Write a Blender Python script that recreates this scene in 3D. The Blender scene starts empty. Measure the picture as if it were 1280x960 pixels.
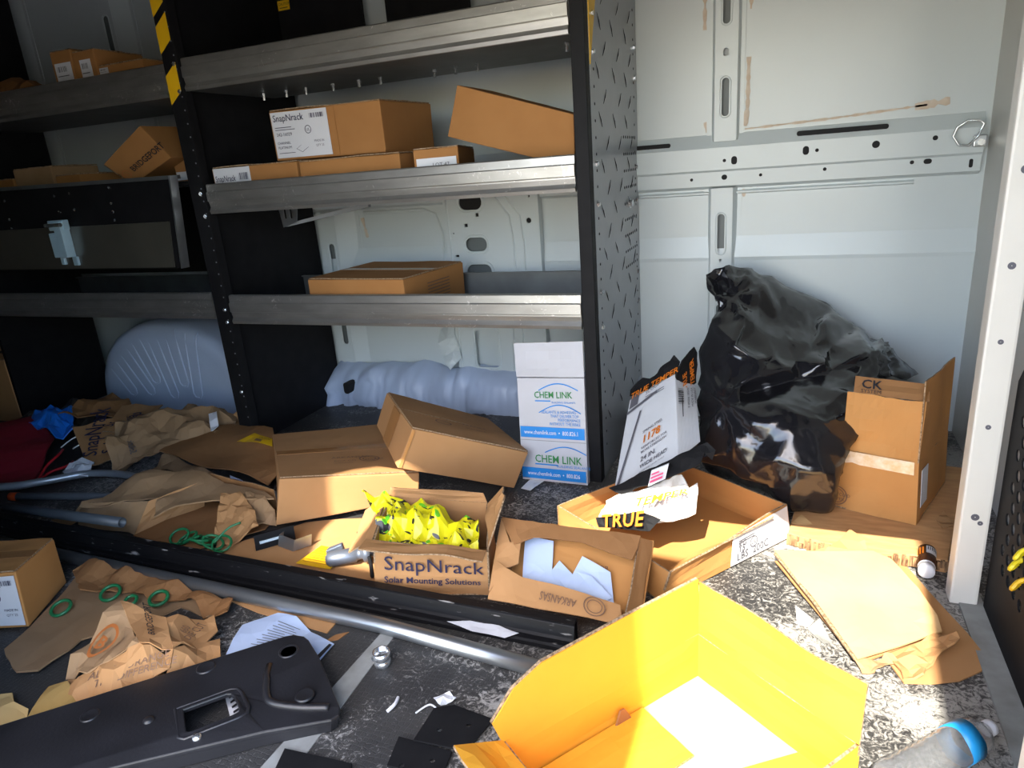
import bpy, bmesh, math, random
from mathutils import Vector, Matrix, noise
from mathutils.geometry import delaunay_2d_cdt
C = bpy.context.scene.collection
SC = bpy.context.scene
PI = math.pi
V = Vector

# ---------------------------------------------------------------- camera, sky, sun, exposure
cam = bpy.data.cameras.new('camera'); cam.sensor_width = 36; cam.lens = 24.12
cam.clip_start = .02; cam.clip_end = 200
co = bpy.data.objects.new('camera', cam); C.objects.link(co)
right, up, fwd = V((.9271, .3671, -.0755)), V((-.0455, .3102, .9496)), V((-.372, .8769, -.3043))
M3 = Matrix((right, up, -fwd)).transposed()
co.matrix_world = Matrix.Translation((0, 0, 1.15)) @ M3.to_4x4()
SC.camera = co
SUN_EL, SUN_KX = 47.6, .06
world = bpy.data.worlds.new('sky'); SC.world = world; world.use_nodes = True
wn = world.node_tree
sky = wn.nodes.new('ShaderNodeTexSky'); sky.sky_type = 'NISHITA'; sky.sun_disc = False
sky.sun_elevation = math.radians(SUN_EL); sky.sun_rotation = math.radians(180); sky.air_density = 1.0; sky.dust_density = 1.5
wn.links.new(sky.outputs[0], wn.nodes['Background'].inputs[0])
wn.nodes['Background'].inputs[1].default_value = 1.0
sl = bpy.data.lights.new('sun', 'SUN'); sl.energy = 18.0; sl.angle = math.radians(.2); sl.color = (1, .93, .8)
so = bpy.data.objects.new('sun', sl); C.objects.link(so); so.rotation_euler = (math.radians(90 - SUN_EL), 0, -math.atan(SUN_KX))
so.location = (0, -6, 8)
vs = SC.view_settings
vs.view_transform = 'Standard'; vs.look = 'None'; vs.gamma = 1; vs.use_curve_mapping = False; vs.exposure = .0

# ---------------------------------------------------------------- materials
MATS = {}
def mat(name, col, rough=.6, metal=0., col2=None, scale=8., amt=.5, bump=0., bscale=60., stretch=(1, 1, 1), spec=.5, dist=0., lo=.35, hi=.65, **kw):
    if name in MATS: return MATS[name]
    m = bpy.data.materials.new(name); m.use_nodes = True; nt = m.node_tree; N = nt.nodes; L = nt.links
    b = N['Principled BSDF']; b.inputs['Roughness'].default_value = rough; b.inputs['Metallic'].default_value = metal
    b.inputs['Specular IOR Level'].default_value = spec
    for k, v in kw.items(): b.inputs[k].default_value = v
    tc = N.new('ShaderNodeTexCoord'); mp = N.new('ShaderNodeMapping'); mp.inputs['Scale'].default_value = stretch
    L.new(tc.outputs['Object'], mp.inputs[0])
    if col2 is None: col2 = tuple(c * .78 for c in col)
    nz = N.new('ShaderNodeTexNoise'); nz.inputs['Scale'].default_value = scale; nz.inputs['Detail'].default_value = 6; nz.inputs['Distortion'].default_value = dist
    L.new(mp.outputs[0], nz.inputs['Vector'])
    rp = N.new('ShaderNodeMapRange'); rp.inputs['From Min'].default_value = lo; rp.inputs['From Max'].default_value = hi; rp.inputs['To Max'].default_value = amt
    L.new(nz.outputs[0], rp.inputs[0])
    mx = N.new('ShaderNodeMix'); mx.data_type = 'RGBA'; mx.inputs[6].default_value = (*col, 1); mx.inputs[7].default_value = (*col2, 1)
    L.new(rp.outputs[0], mx.inputs[0]); L.new(mx.outputs[2], b.inputs['Base Color'])
    if bump:
        n2 = N.new('ShaderNodeTexNoise'); n2.inputs['Scale'].default_value = bscale; n2.inputs['Detail'].default_value = 3
        L.new(mp.outputs[0], n2.inputs['Vector'])
        bp = N.new('ShaderNodeBump'); bp.inputs['Strength'].default_value = bump; bp.inputs['Distance'].default_value = .004
        L.new(n2.outputs[0], bp.inputs['Height']); L.new(bp.outputs[0], b.inputs['Normal'])
    MATS[name] = m
    return m
def card(name, col, amt=.55, rough=.8):
    return mat(name, col, rough, 0, tuple(c * f for c, f in zip(col, (.8, .76, .7))), 5, amt, .12, 25, spec=.25)
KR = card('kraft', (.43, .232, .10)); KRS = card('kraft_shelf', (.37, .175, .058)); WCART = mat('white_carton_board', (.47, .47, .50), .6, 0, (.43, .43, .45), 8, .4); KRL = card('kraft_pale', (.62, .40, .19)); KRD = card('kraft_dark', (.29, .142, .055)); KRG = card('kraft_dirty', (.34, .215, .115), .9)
KRO = card('kraft_orange', (.50, .245, .08)); YELLIT = card('sunlit_yellow_board', (.86, .66, .26), .3); YEL = card('yellow_carton', (.74, .355, .03), .35)  # paler copy of the carton yellow paints sun glare on its bottom
EDGE = mat('corrugated_edge', (.40, .28, .17), .9, 0, (.13, .08, .04), 160, 1, .3, 200)
VAN = mat('van_paint', (.54, .595, .60), .30, 0, (.51, .565, .575), 3, .5, .02, 12, spec=.5)
VANB = mat('beige_panel', (.50, .49, .45), .4, 0, (.45, .44, .40), 3, .5, .02, 12)
POST = mat('post_paint', (.66, .64, .58), .45, 0, (.62, .60, .54), 12, .4, .08, 30)
CAV = mat('cavity_shade', (.13, .15, .15), .5)  # dark grey paints the shade behind rib slots and panel openings
ARCH = mat('arch_paint', (.43, .51, .65), .36, 0, (.37, .44, .57), 4, .5)
BLK = mat('black_steel', (.008, .008, .009), .55, 0, (.013, .013, .014), 14, .6, .06, 90, spec=.12)
BLKM = mat('black_matt', (.010, .010, .011), .65, 0, (.015, .015, .016), 14, .6, spec=.12)
TREAD = mat('tread_plate', (.27, .29, .31), .30, .15, (.22, .24, .26), 6, .6, .05, 70)
ALU = mat('aluminium', (.46, .455, .43), .40, .85, (.30, .29, .27), 7, .55, .05, 60, (1, 4, 4))
def scuff(m, scale, thr, col, stretch=(1, 1, 1)):
    # pale rubbed marks and scratches
    nt = m.node_tree; N = nt.nodes; L = nt.links; b = N['Principled BSDF']; tc = N.new('ShaderNodeTexCoord'); mp = N.new('ShaderNodeMapping'); mp.inputs['Scale'].default_value = stretch
    L.new(tc.outputs['Object'], mp.inputs[0]); f_ = []
    for sc_, det, dis in ((scale, 9, 2.5), (scale * .12, 2, 0)):
        n = N.new('ShaderNodeTexNoise'); n.inputs['Scale'].default_value = sc_; n.inputs['Detail'].default_value = det; n.inputs['Distortion'].default_value = dis; n.inputs['Roughness'].default_value = .7; L.new(mp.outputs[0], n.inputs['Vector']); f_.append(n)
    a = N.new('ShaderNodeMath'); a.operation = 'MULTIPLY_ADD'; a.inputs[1].default_value = .6; L.new(f_[1].outputs[0], a.inputs[0]); L.new(f_[0].outputs[0], a.inputs[2])
    r = N.new('ShaderNodeMapRange'); r.inputs['From Min'].default_value = thr; r.inputs['From Max'].default_value = thr + .07; L.new(a.outputs[0], r.inputs[0])
    mx = N.new('ShaderNodeMix'); mx.data_type = 'RGBA'; mx.inputs[7].default_value = (*col, 1); old = b.inputs['Base Color'].links[0].from_socket
    L.new(old, mx.inputs[6]); L.new(r.outputs[0], mx.inputs[0]); L.new(mx.outputs[2], b.inputs['Base Color']); return m
scuff(ALU, 26, .94, (.80, .79, .76))
ALUD = mat('shelf_floor_metal', (.15, .16, .16), .5, .6, (.10, .10, .10), 8, .6)
STEEL = mat('galvanized', (.42, .45, .47), .34, .9, (.36, .38, .40), 25, .7, .06, 80, (.3, 1, 1))
ZINC = mat('bright_zinc', (.75, .78, .8), .25, .9)
GREYP = mat('grey_pvc', (.16, .18, .20), .5, 0, (.11, .12, .13), 10, .6)
WHT = mat('white_paper', (.64, .65, .68), .7, 0, (.59, .60, .63), 10, .4)
BLUEP = mat('pale_blue_paper', (.46, .57, .78), .7, 0, (.42, .53, .75), 8, .4)
INK = mat('black_ink', (.012, .012, .016), .6); INKB = mat('navy_ink', (.02, .02, .06), .6); INKG = mat('green_ink', (.03, .22, .06), .6); INKBL = mat('blue_ink', (.01, .22, .62), .5)
INKO = mat('orange_ink', (.62, .17, .01), .5); INKR = mat('rust_ink', (.42, .13, .03), .6); INKP = mat('pink_ink', (.72, .10, .22), .5); INKGR = mat('grey_ink', (.10, .10, .12), .6); INKBR = mat('brown_ink', (.16, .085, .05), .7)
HAZ = mat('hazard_yellow', (.80, .47, .01), .4); TAPE = mat('packing_tape', (.36, .17, .06), .16, 0, (.42, .21, .08), 12, .5, spec=.7)
CLTAPE = mat('clear_tape', (.66, .46, .26), .1, 0, (.9, .8, .7), 40, .6, .3, 60, spec=.9)
RED = mat('red_board', (.25, .012, .025), .6); BLUE = mat('blue_nitrile', (.01, .17, .68), .4, 0, (.01, .11, .5), 30, .6)
GRN = mat('green_plastic', (.012, .17, .06), .35); REDW = mat('red_wire', (.5, .02, .03), .4); ORG = mat('orange_cap', (.8, .10, .02), .5)
BAGM = mat('bin_bag', (.010, .010, .012), .17, 0, (.012, .012, .015), 20, .6, .10, 30, spec=.8)
PLY = mat('particle_board', (.56, .31, .13), .8, 0, (.40, .20, .08), 14, .7, .2, 60, (1, 4, 4)); PLYE = mat('splintered_edge', (.40, .22, .10), .9, 0, (.09, .045, .02), 40, 1, .6, 60, (3, 3, .6))
BUMP = mat('black_plastic', (.012, .012, .014), .36, 0, (.022, .022, .026), 7, .7, .10, 140)
SEAL = mat('tan_sealant', (.50, .40, .30), .7, 0, (.62, .55, .46), 30, .8)
DARK = mat('hole_shade', (.006, .006, .007), .8)  # near-black colour paints the shade inside holes
CONC = mat('concrete', (.42, .40, .37), .9, 0, (.36, .34, .31), 1, .6)
GREYT = mat('grey_strip', (.28, .29, .28), .6, 0, (.18, .18, .17), 20, .7)
TOOL = mat('tool_grey', (.13, .15, .19), .35, .5, (.10, .11, .14), 10, .5)
BROWNB = mat('brown_bottle', (.05, .018, .008), .2)
PLASTIC = mat('clear_film', (.75, .78, .82), .12, 0, (.6, .64, .7), 20, .6, .5, 50, spec=.8)
CLEAR = mat('clear_pet', (.93, .95, .97), .10, 0, (.97, .98, 1), 5, 0, **{'Transmission Weight': .94, 'IOR': 1.4})
PETB = mat('blue_label', (.02, .30, .66), .35)
def floor_mat():
    m = mat('rubber_floor', (.028, .028, .029), .5, 0, (.05, .048, .045), 5, .8)
    nt = m.node_tree; N = nt.nodes; L = nt.links; b = N['Principled BSDF']
    tc = N.new('ShaderNodeTexCoord')
    big = N.new('ShaderNodeTexNoise'); big.inputs['Scale'].default_value = 3.2; big.inputs['Detail'].default_value = 3
    fine = N.new('ShaderNodeTexNoise'); fine.inputs['Scale'].default_value = 42; fine.inputs['Detail'].default_value = 9; fine.inputs['Roughness'].default_value = .75; fine.inputs['Distortion'].default_value = 2.2
    for n in (big, fine): L.new(tc.outputs['Object'], n.inputs['Vector'])
    r1 = N.new('ShaderNodeMapRange'); r1.inputs['From Min'].default_value = .42; r1.inputs['From Max'].default_value = .64
    L.new(big.outputs[0], r1.inputs[0])
    # pale scuffs on the rubber grow denser towards the right
    sx = N.new('ShaderNodeSeparateXYZ'); L.new(tc.outputs['Object'], sx.inputs[0])
    r3 = N.new('ShaderNodeMapRange'); r3.inputs['From Min'].default_value = -1.0; r3.inputs['From Max'].default_value = .1; r3.inputs['To Min'].default_value = .0; r3.inputs['To Max'].default_value = .55
    L.new(sx.outputs[0], r3.inputs[0])
    ad = N.new('ShaderNodeMath'); ad.operation = 'MULTIPLY_ADD'; ad.inputs[1].default_value = .17
    L.new(r1.outputs[0], ad.inputs[0])
    ad2 = N.new('ShaderNodeMath'); ad2.operation = 'MULTIPLY'; ad2.inputs[1].default_value = .25
    L.new(r3.outputs[0], ad2.inputs[0]); L.new(ad2.outputs[0], ad.inputs[2])
    sb = N.new('ShaderNodeMath'); sb.operation = 'SUBTRACT'; sb.inputs[0].default_value = .63; L.new(ad.outputs[0], sb.inputs[1])
    df = N.new('ShaderNodeMath'); df.operation = 'SUBTRACT'; L.new(fine.outputs[0], df.inputs[0]); L.new(sb.outputs[0], df.inputs[1])
    ml = N.new('ShaderNodeMath'); ml.operation = 'MULTIPLY'; ml.inputs[1].default_value = 9; ml.use_clamp = True; L.new(df.outputs[0], ml.inputs[0])
    mx = N.new('ShaderNodeMix'); mx.data_type = 'RGBA'; mx.inputs[7].default_value = (.34, .33, .31, 1)
    old = b.inputs['Base Color'].links[0].from_socket
    L.new(old, mx.inputs[6]); L.new(ml.outputs[0], mx.inputs[0]); L.new(mx.outputs[2], b.inputs['Base Color'])
    vo = N.new('ShaderNodeTexVoronoi'); vo.feature = 'DISTANCE_TO_EDGE'; vo.inputs['Scale'].default_value = 78; vo.inputs['Randomness'].default_value = .35
    L.new(tc.outputs['Object'], vo.inputs['Vector'])
    rr = N.new('ShaderNodeMapRange'); rr.inputs['From Max'].default_value = .12; L.new(vo.outputs['Distance'], rr.inputs[0])
    bp = N.new('ShaderNodeBump'); bp.inputs['Strength'].default_value = .4; bp.inputs['Distance'].default_value = .002
    L.new(rr.outputs[0], bp.inputs['Height']); L.new(bp.outputs[0], b.inputs['Normal'])
    return m
FLOOR = floor_mat()
def wrapper_mat():
    m = mat('yellow_wrapper', (.72, .66, .01), .3, 0, (.62, .58, .01), 12, .5, .15, 30)
    nt = m.node_tree; N = nt.nodes; L = nt.links; b = N['Principled BSDF']
    tc = N.new('ShaderNodeTexCoord')
    def mask(scale, thr, dist, off):
        mp = N.new('ShaderNodeMapping'); mp.inputs['Location'].default_value = off; mp.inputs['Rotation'].default_value = (0, 0, .5); mp.inputs['Scale'].default_value = (1, 1.8, 1.4)
        L.new(tc.outputs['Object'], mp.inputs[0])
        n = N.new('ShaderNodeTexNoise'); n.inputs['Scale'].default_value = scale; n.inputs['Detail'].default_value = 1; n.inputs['Distortion'].default_value = dist
        L.new(mp.outputs[0], n.inputs['Vector'])
        g = N.new('ShaderNodeMath'); g.operation = 'GREATER_THAN'; g.inputs[1].default_value = thr; L.new(n.outputs[0], g.inputs[0]); return g.outputs[0]
    old = b.inputs['Base Color'].links[0].from_socket
    for msk, colr in ((mask(13, .60, 2.6, (0, 0, 0)), (.012, .012, .012, 1)), (mask(9, .63, 2.0, (3, 1, 0)), (.12, .45, .02, 1))):
        mx = N.new('ShaderNodeMix'); mx.data_type = 'RGBA'; mx.inputs[7].default_value = colr
        L.new(msk, mx.inputs[0]); L.new(old, mx.inputs[6]); old = mx.outputs[2]
    L.new(old, b.inputs['Base Color'])
    return m
WRAP = wrapper_mat()

# ---------------------------------------------------------------- object helpers
def root_loc(o):
    p = V((0, 0, 0))
    while o is not None: p = p + o.location; o = o.parent
    return p
def tag(o, label, cat, group=None, kind=None):
    o['label'] = label; o['category'] = cat
    if group: o['group'] = group
    if kind: o['kind'] = kind
    return o
def thing(name, label, cat, loc, group=None):
    o = bpy.data.objects.new(name, None); C.objects.link(o); o.location = loc; o.empty_display_size = .05
    return tag(o, label, cat, group)
def link(name, me, m, parent=None, smooth=False, loc=None):
    base = root_loc(parent) if parent else (V(loc) if loc is not None else V((0, 0, 0)))
    if base.length: me.transform(Matrix.Translation(-base))
    if m is not None:
        me.materials.clear()
        for mm in (m if isinstance(m, (list, tuple)) else (m,)): me.materials.append(mm)
    for p in me.polygons: p.use_smooth = smooth
    o = bpy.data.objects.new(name, me); C.objects.link(o)
    if parent: o.parent = parent
    elif loc is not None: o.location = base
    return o
def solo(name, label, cat, me, m, group=None, smooth=False):
    vs_ = [v.co for v in me.vertices]
    lo = V((sum(v.x for v in vs_) / len(vs_), sum(v.y for v in vs_) / len(vs_), min(v.z for v in vs_)))
    o = link(name, me, m, None, smooth, lo)
    return tag(o, label, cat, group)
def struct(name, me, m, parent=None, smooth=False):
    o = link(name, me, m, parent, smooth)
    if parent is None: o['kind'] = 'structure'
    return o
def stuff(o): o['kind'] = 'stuff'; return o
class MB:
    def __init__(s): s.v = []; s.f = []; s.mi = []
    def add(s, vs_, fs, k=0):
        n = len(s.v); s.v += [tuple(v) for v in vs_]; s.f += [tuple(i + n for i in f) for f in fs]; s.mi += [k] * len(fs); return s
    def box(s, a, b):
        x0, y0, z0 = a; x1, y1, z1 = b
        return s.hexa([(x0, y0, z0), (x1, y0, z0), (x1, y1, z0), (x0, y1, z0), (x0, y0, z1), (x1, y0, z1), (x1, y1, z1), (x0, y1, z1)])
    def hexa(s, c): return s.add(c, [(3, 2, 1, 0), (4, 5, 6, 7), (0, 1, 5, 4), (1, 2, 6, 5), (2, 3, 7, 6), (3, 0, 4, 7)])
    def tube(s, pts, r, n=10, cap=True):
        pts = [V(p) for p in pts]; rs = r if isinstance(r, (list, tuple)) else [r] * len(pts)
        u = None; rings = []
        for i, p in enumerate(pts):
            t = (pts[min(i + 1, len(pts) - 1)] - pts[max(i - 1, 0)]).normalized()
            if u is None: u = t.orthogonal().normalized()
            u = (u - t * u.dot(t)).normalized(); w = t.cross(u)
            rings.append([p + (u * math.cos(2 * PI * k / n) + w * math.sin(2 * PI * k / n)) * rs[i] for k in range(n)])
        vs_ = [v for rg in rings for v in rg]; fs = []
        for i in range(len(rings) - 1):
            for k in range(n): fs.append((i * n + k, i * n + (k + 1) % n, (i + 1) * n + (k + 1) % n, (i + 1) * n + k))
        if cap: fs += [tuple(range(n - 1, -1, -1)), tuple((len(rings) - 1) * n + k for k in range(n))]
        return s.add(vs_, fs)
    def lathe(s, o, axis, prof, n=20):
        o = V(o); ax = V(axis).normalized(); u = ax.orthogonal().normalized(); w = ax.cross(u); vs_ = []; fs = []
        for h, r in prof:
            for k in range(n): vs_.append(o + ax * h + (u * math.cos(2 * PI * k / n) + w * math.sin(2 * PI * k / n)) * max(r, 1e-4))
        for i in range(len(prof) - 1):
            for k in range(n): fs.append((i * n + k, i * n + (k + 1) % n, (i + 1) * n + (k + 1) % n, (i + 1) * n + k))
        return s.add(vs_, fs)
    def prism(s, prof, x0, x1, axis=0, cap=True):   # profile (a,b) swept along an axis: axis 0 -> profile is (y,z)
        n = len(prof)
        def P(a, b, t): return (t, a, b) if axis == 0 else ((a, t, b) if axis == 1 else (a, b, t))
        vs_ = [P(a, b, x0) for a, b in prof] + [P(a, b, x1) for a, b in prof]
        fs = [(i, (i + 1) % n, n + (i + 1) % n, n + i) for i in range(n)]
        if cap: fs += [tuple(range(n - 1, -1, -1)), tuple(range(n, 2 * n))]
        return s.add(vs_, fs)
    def mesh(s, bevel=0., seg=2):
        me = bpy.data.meshes.new('m'); me.from_pydata(s.v, [], s.f)
        bm = bmesh.new(); bm.from_mesh(me)
        bmesh.ops.recalc_face_normals(bm, faces=bm.faces)
        if bevel: bmesh.ops.bevel(bm, geom=[e for e in bm.edges if len(e.link_faces) == 2 and e.calc_face_angle(0) > .5], offset=bevel, segments=seg, affect='EDGES', profile=.6, clamp_overlap=True)
        bm.to_mesh(me); bm.free(); return me
def boxm(a, b, bevel=0.): return MB().box(a, b).mesh(bevel)
def rrect(cx, cy, w, h, r, n=5):
    out = []
    for sx, sy, a0 in ((1, 1, 0), (-1, 1, 90), (-1, -1, 180), (1, -1, 270)):
        for k in range(n + 1):
            a = math.radians(a0 + 90 * k / n); out.append((cx + sx * (w / 2 - r) + r * math.cos(a), cy + sy * (h / 2 - r) + r * math.sin(a)))
    return out
def circ(cx, cy, r, n=12): return [(cx + r * math.cos(2 * PI * k / n), cy + r * math.sin(2 * PI * k / n)) for k in range(n)]
def plate(outline, holes, th, fn, bevel=0.):
    """flat plate with real holes; fn maps (u, v, w) to a world point, w runs through the thickness"""
    cu = bpy.data.curves.new('c', 'CURVE'); cu.dimensions = '2D'; cu.fill_mode = 'BOTH'; cu.extrude = th / 2; cu.bevel_depth = bevel; cu.bevel_resolution = 1
    for poly in [outline] + list(holes):
        sp = cu.splines.new('POLY'); sp.points.add(len(poly) - 1); sp.use_cyclic_u = True
        for p, q in zip(sp.points, poly): p.co = (q[0], q[1], 0, 1)
    o = bpy.data.objects.new('c', cu); C.objects.link(o)
    me = bpy.data.meshes.new_from_object(o); bpy.data.objects.remove(o)
    for v in me.vertices: v.co = V(fn(v.co.x, v.co.y, v.co.z))
    bm = bmesh.new(); bm.from_mesh(me); bmesh.ops.remove_doubles(bm, verts=bm.verts, dist=1e-5); bmesh.ops.recalc_face_normals(bm, faces=bm.faces); bm.to_mesh(me); bm.free()
    return me
XZ = lambda y, s=1: (lambda u, v, w: (u, y + w * s, v))          # plate in a wall plane
YZ = lambda x: (lambda u, v, w: (x + w, u, v))
XY = lambda z: (lambda u, v, w: (u, v, z + w))
class Face:
    """a face seen from outside: o bottom left, a bottom right, c top right, b top left"""
    def __init__(s, o, a, c, b):
        s.o, s.a, s.c, s.b = V(o), V(a), V(c), V(b); s.n = (s.a - s.o).cross(s.b - s.o).normalized()
        s.w = (s.a - s.o).length; s.h = (s.b - s.o).length
    def p(s, u, v, d=.001): return s.o * (1 - u) * (1 - v) + s.a * u * (1 - v) + s.c * u * v + s.b * (1 - u) * v + s.n * d
    def m(s, x, y, d=.001): return s.p(x / s.w, y / s.h, d)
    def quad(s, u0, v0, u1, v1, d=.001, th=.0008, n=1):
        q = [s.p(u0, v0, d), s.p(u1, v0, d), s.p(u1, v1, d), s.p(u0, v1, d)]
        k = s.n * th
        return MB().hexa([x - k for x in q] + q).mesh()
def faces_of(c):
    return dict(front=Face(c[0], c[1], c[5], c[4]), right=Face(c[1], c[2], c[6], c[5]), back=Face(c[2], c[3], c[7], c[6]), left=Face(c[3], c[0], c[4], c[7]), top=Face(c[4], c[5], c[6], c[7]), bottom=Face(c[3], c[2], c[1], c[0]))
def text_mesh(s, size, bold=0., space=1., shear=0.):
    cu = bpy.data.curves.new('t', 'FONT'); cu.body = s; cu.size = size; cu.resolution_u = 2; cu.offset = bold; cu.space_character = space; cu.shear = shear
    o = bpy.data.objects.new('t', cu); C.objects.link(o); me = bpy.data.meshes.new_from_object(o); bpy.data.objects.remove(o); return me
def print_on(parent, face, items, m, name='printed_text', d=.0022):
    """items: (text, u, v, height in metres[, rotation deg, bold, shear, spacing]) on a Face; one flat printed mesh"""
    mb = MB()
    for it in items:
        s, u, v, h = it[:4]; rot = math.radians(it[4]) if len(it) > 4 else 0; bold = it[5] if len(it) > 5 else 0; sh = it[6] if len(it) > 6 else 0; spc = it[7] if len(it) > 7 else 1; xs = it[8] if len(it) > 8 else 1
        if callable(s): vs_, fs = s(h)
        else:
            me = text_mesh(s, h * 1.37, bold * h, spc, sh); vs_ = [(v_.co.x * xs, v_.co.y) for v_ in me.vertices]; fs = [tuple(p.vertices) for p in me.polygons]; bpy.data.meshes.remove(me)
        cr, sr = math.cos(rot), math.sin(rot)
        mb.add([face.m(u * face.w + x * cr - y * sr, v * face.h + x * sr + y * cr, d) for x, y in vs_], fs)
    me = bpy.data.meshes.new('p'); me.from_pydata(mb.v, [], mb.f)
    return link(name, me, m, parent)
def bars(n, w, h, seed=1):
    def f(_):
        rnd = random.Random(seed); vs_ = []; fs = []; x = 0; sc = w / (n * 2.0)
        for i in range(n):
            t = sc * rnd.choice((.5, 1, 1.5)); k = len(vs_); vs_ += [(x, 0), (x + t, 0), (x + t, h), (x, h)]; fs.append((k, k + 1, k + 2, k + 3)); x += sc * 2
        return vs_, fs
    return f
def ring2d(r, t, n=24, sx=1.):
    def f(_):
        vs_ = []; fs = []
        for k in range(n):
            a = 2 * PI * k / n; vs_ += [(r * sx * math.cos(a), r * math.sin(a)), ((r - t) * sx * math.cos(a), (r - t) * math.sin(a))]
        for k in range(n): j = (k + 1) % n; fs.append((2 * k, 2 * j, 2 * j + 1, 2 * k + 1))
        return vs_, fs
    return f
def rect2d(w, h): return lambda _: ([(0, 0), (w, 0), (w, h), (0, h)], [(0, 1, 2, 3)])
def poly2d(pts): return lambda _: (list(pts), [tuple(range(len(pts)))])

# ---------------------------------------------------------------- board and paper builders
def panel(q, th=.004, n=(8, 6), bow=.003, seed=0, jag=(0, 0, 0, 0), inward=1):
    """thick board on the quad q = p00,p10,p11,p01; bow bends it a little; jag roughens the v=0,u=1,v=1,u=0 edges"""
    q = [V(p) for p in q]; nn = (q[1] - q[0]).cross(q[3] - q[0]).normalized(); nu, nv = n; vs_ = []; rnd = random.Random(seed)
    w = (q[1] - q[0]).length; h = (q[3] - q[0]).length; amp = min(w, h)
    for j in range(nv + 1):
        for i in range(nu + 1):
            u, v = i / nu, j / nv
            if j == 0: v += jag[0] * rnd.uniform(-1, 1)
            if j == nv: v += jag[2] * rnd.uniform(-1, 1)
            if i == nu: u += jag[1] * rnd.uniform(-1, 1)
            if i == 0: u += jag[3] * rnd.uniform(-1, 1)
            p = q[0] * (1 - u) * (1 - v) + q[1] * u * (1 - v) + q[2] * u * v + q[3] * (1 - u) * v
            b = noise.noise(V((u * 2.1 + seed * 3.7, v * 2.1, seed))) * bow * 4 * (u * (1 - u) * 4) ** .5 if 0 <= u <= 1 else 0
            vs_.append(p + nn * b)
    k = len(vs_); off = nn * (-th * inward)
    fs = [(j * (nu + 1) + i, j * (nu + 1) + i + 1, (j + 1) * (nu + 1) + i + 1, (j + 1) * (nu + 1) + i) for j in range(nv) for i in range(nu)]
    bf = [tuple(x + k for x in reversed(f)) for f in fs]
    rim = [i for i in range(nu)] + [j * (nu + 1) + nu for j in range(nv)] + [nv * (nu + 1) + i for i in range(nu, 0, -1)] + [j * (nu + 1) for j in range(nv, 0, -1)]
    sf = [(rim[i], rim[i] + k, rim[(i + 1) % len(rim)] + k, rim[(i + 1) % len(rim)]) for i in range(len(rim))]
    mb = MB().add(vs_ + [v + off for v in vs_], fs + bf, 0); mb.add([], [])
    mb.f += sf; mb.mi += [1] * len(sf)
    me = bpy.data.meshes.new('p'); me.from_pydata(mb.v, [], mb.f); me.materials.append(None); me.materials.append(None)
    for p, i in zip(me.polygons, mb.mi): p.material_index = i
    return me
def plink(name, me, m, parent, edge=None):      # link a panel keeping its edge material
    idx = [p.material_index for p in me.polygons]
    o = link(name, me, [m, edge or EDGE], parent)
    for p, i in zip(o.data.polygons, idx): p.material_index = i
    return o
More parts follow.
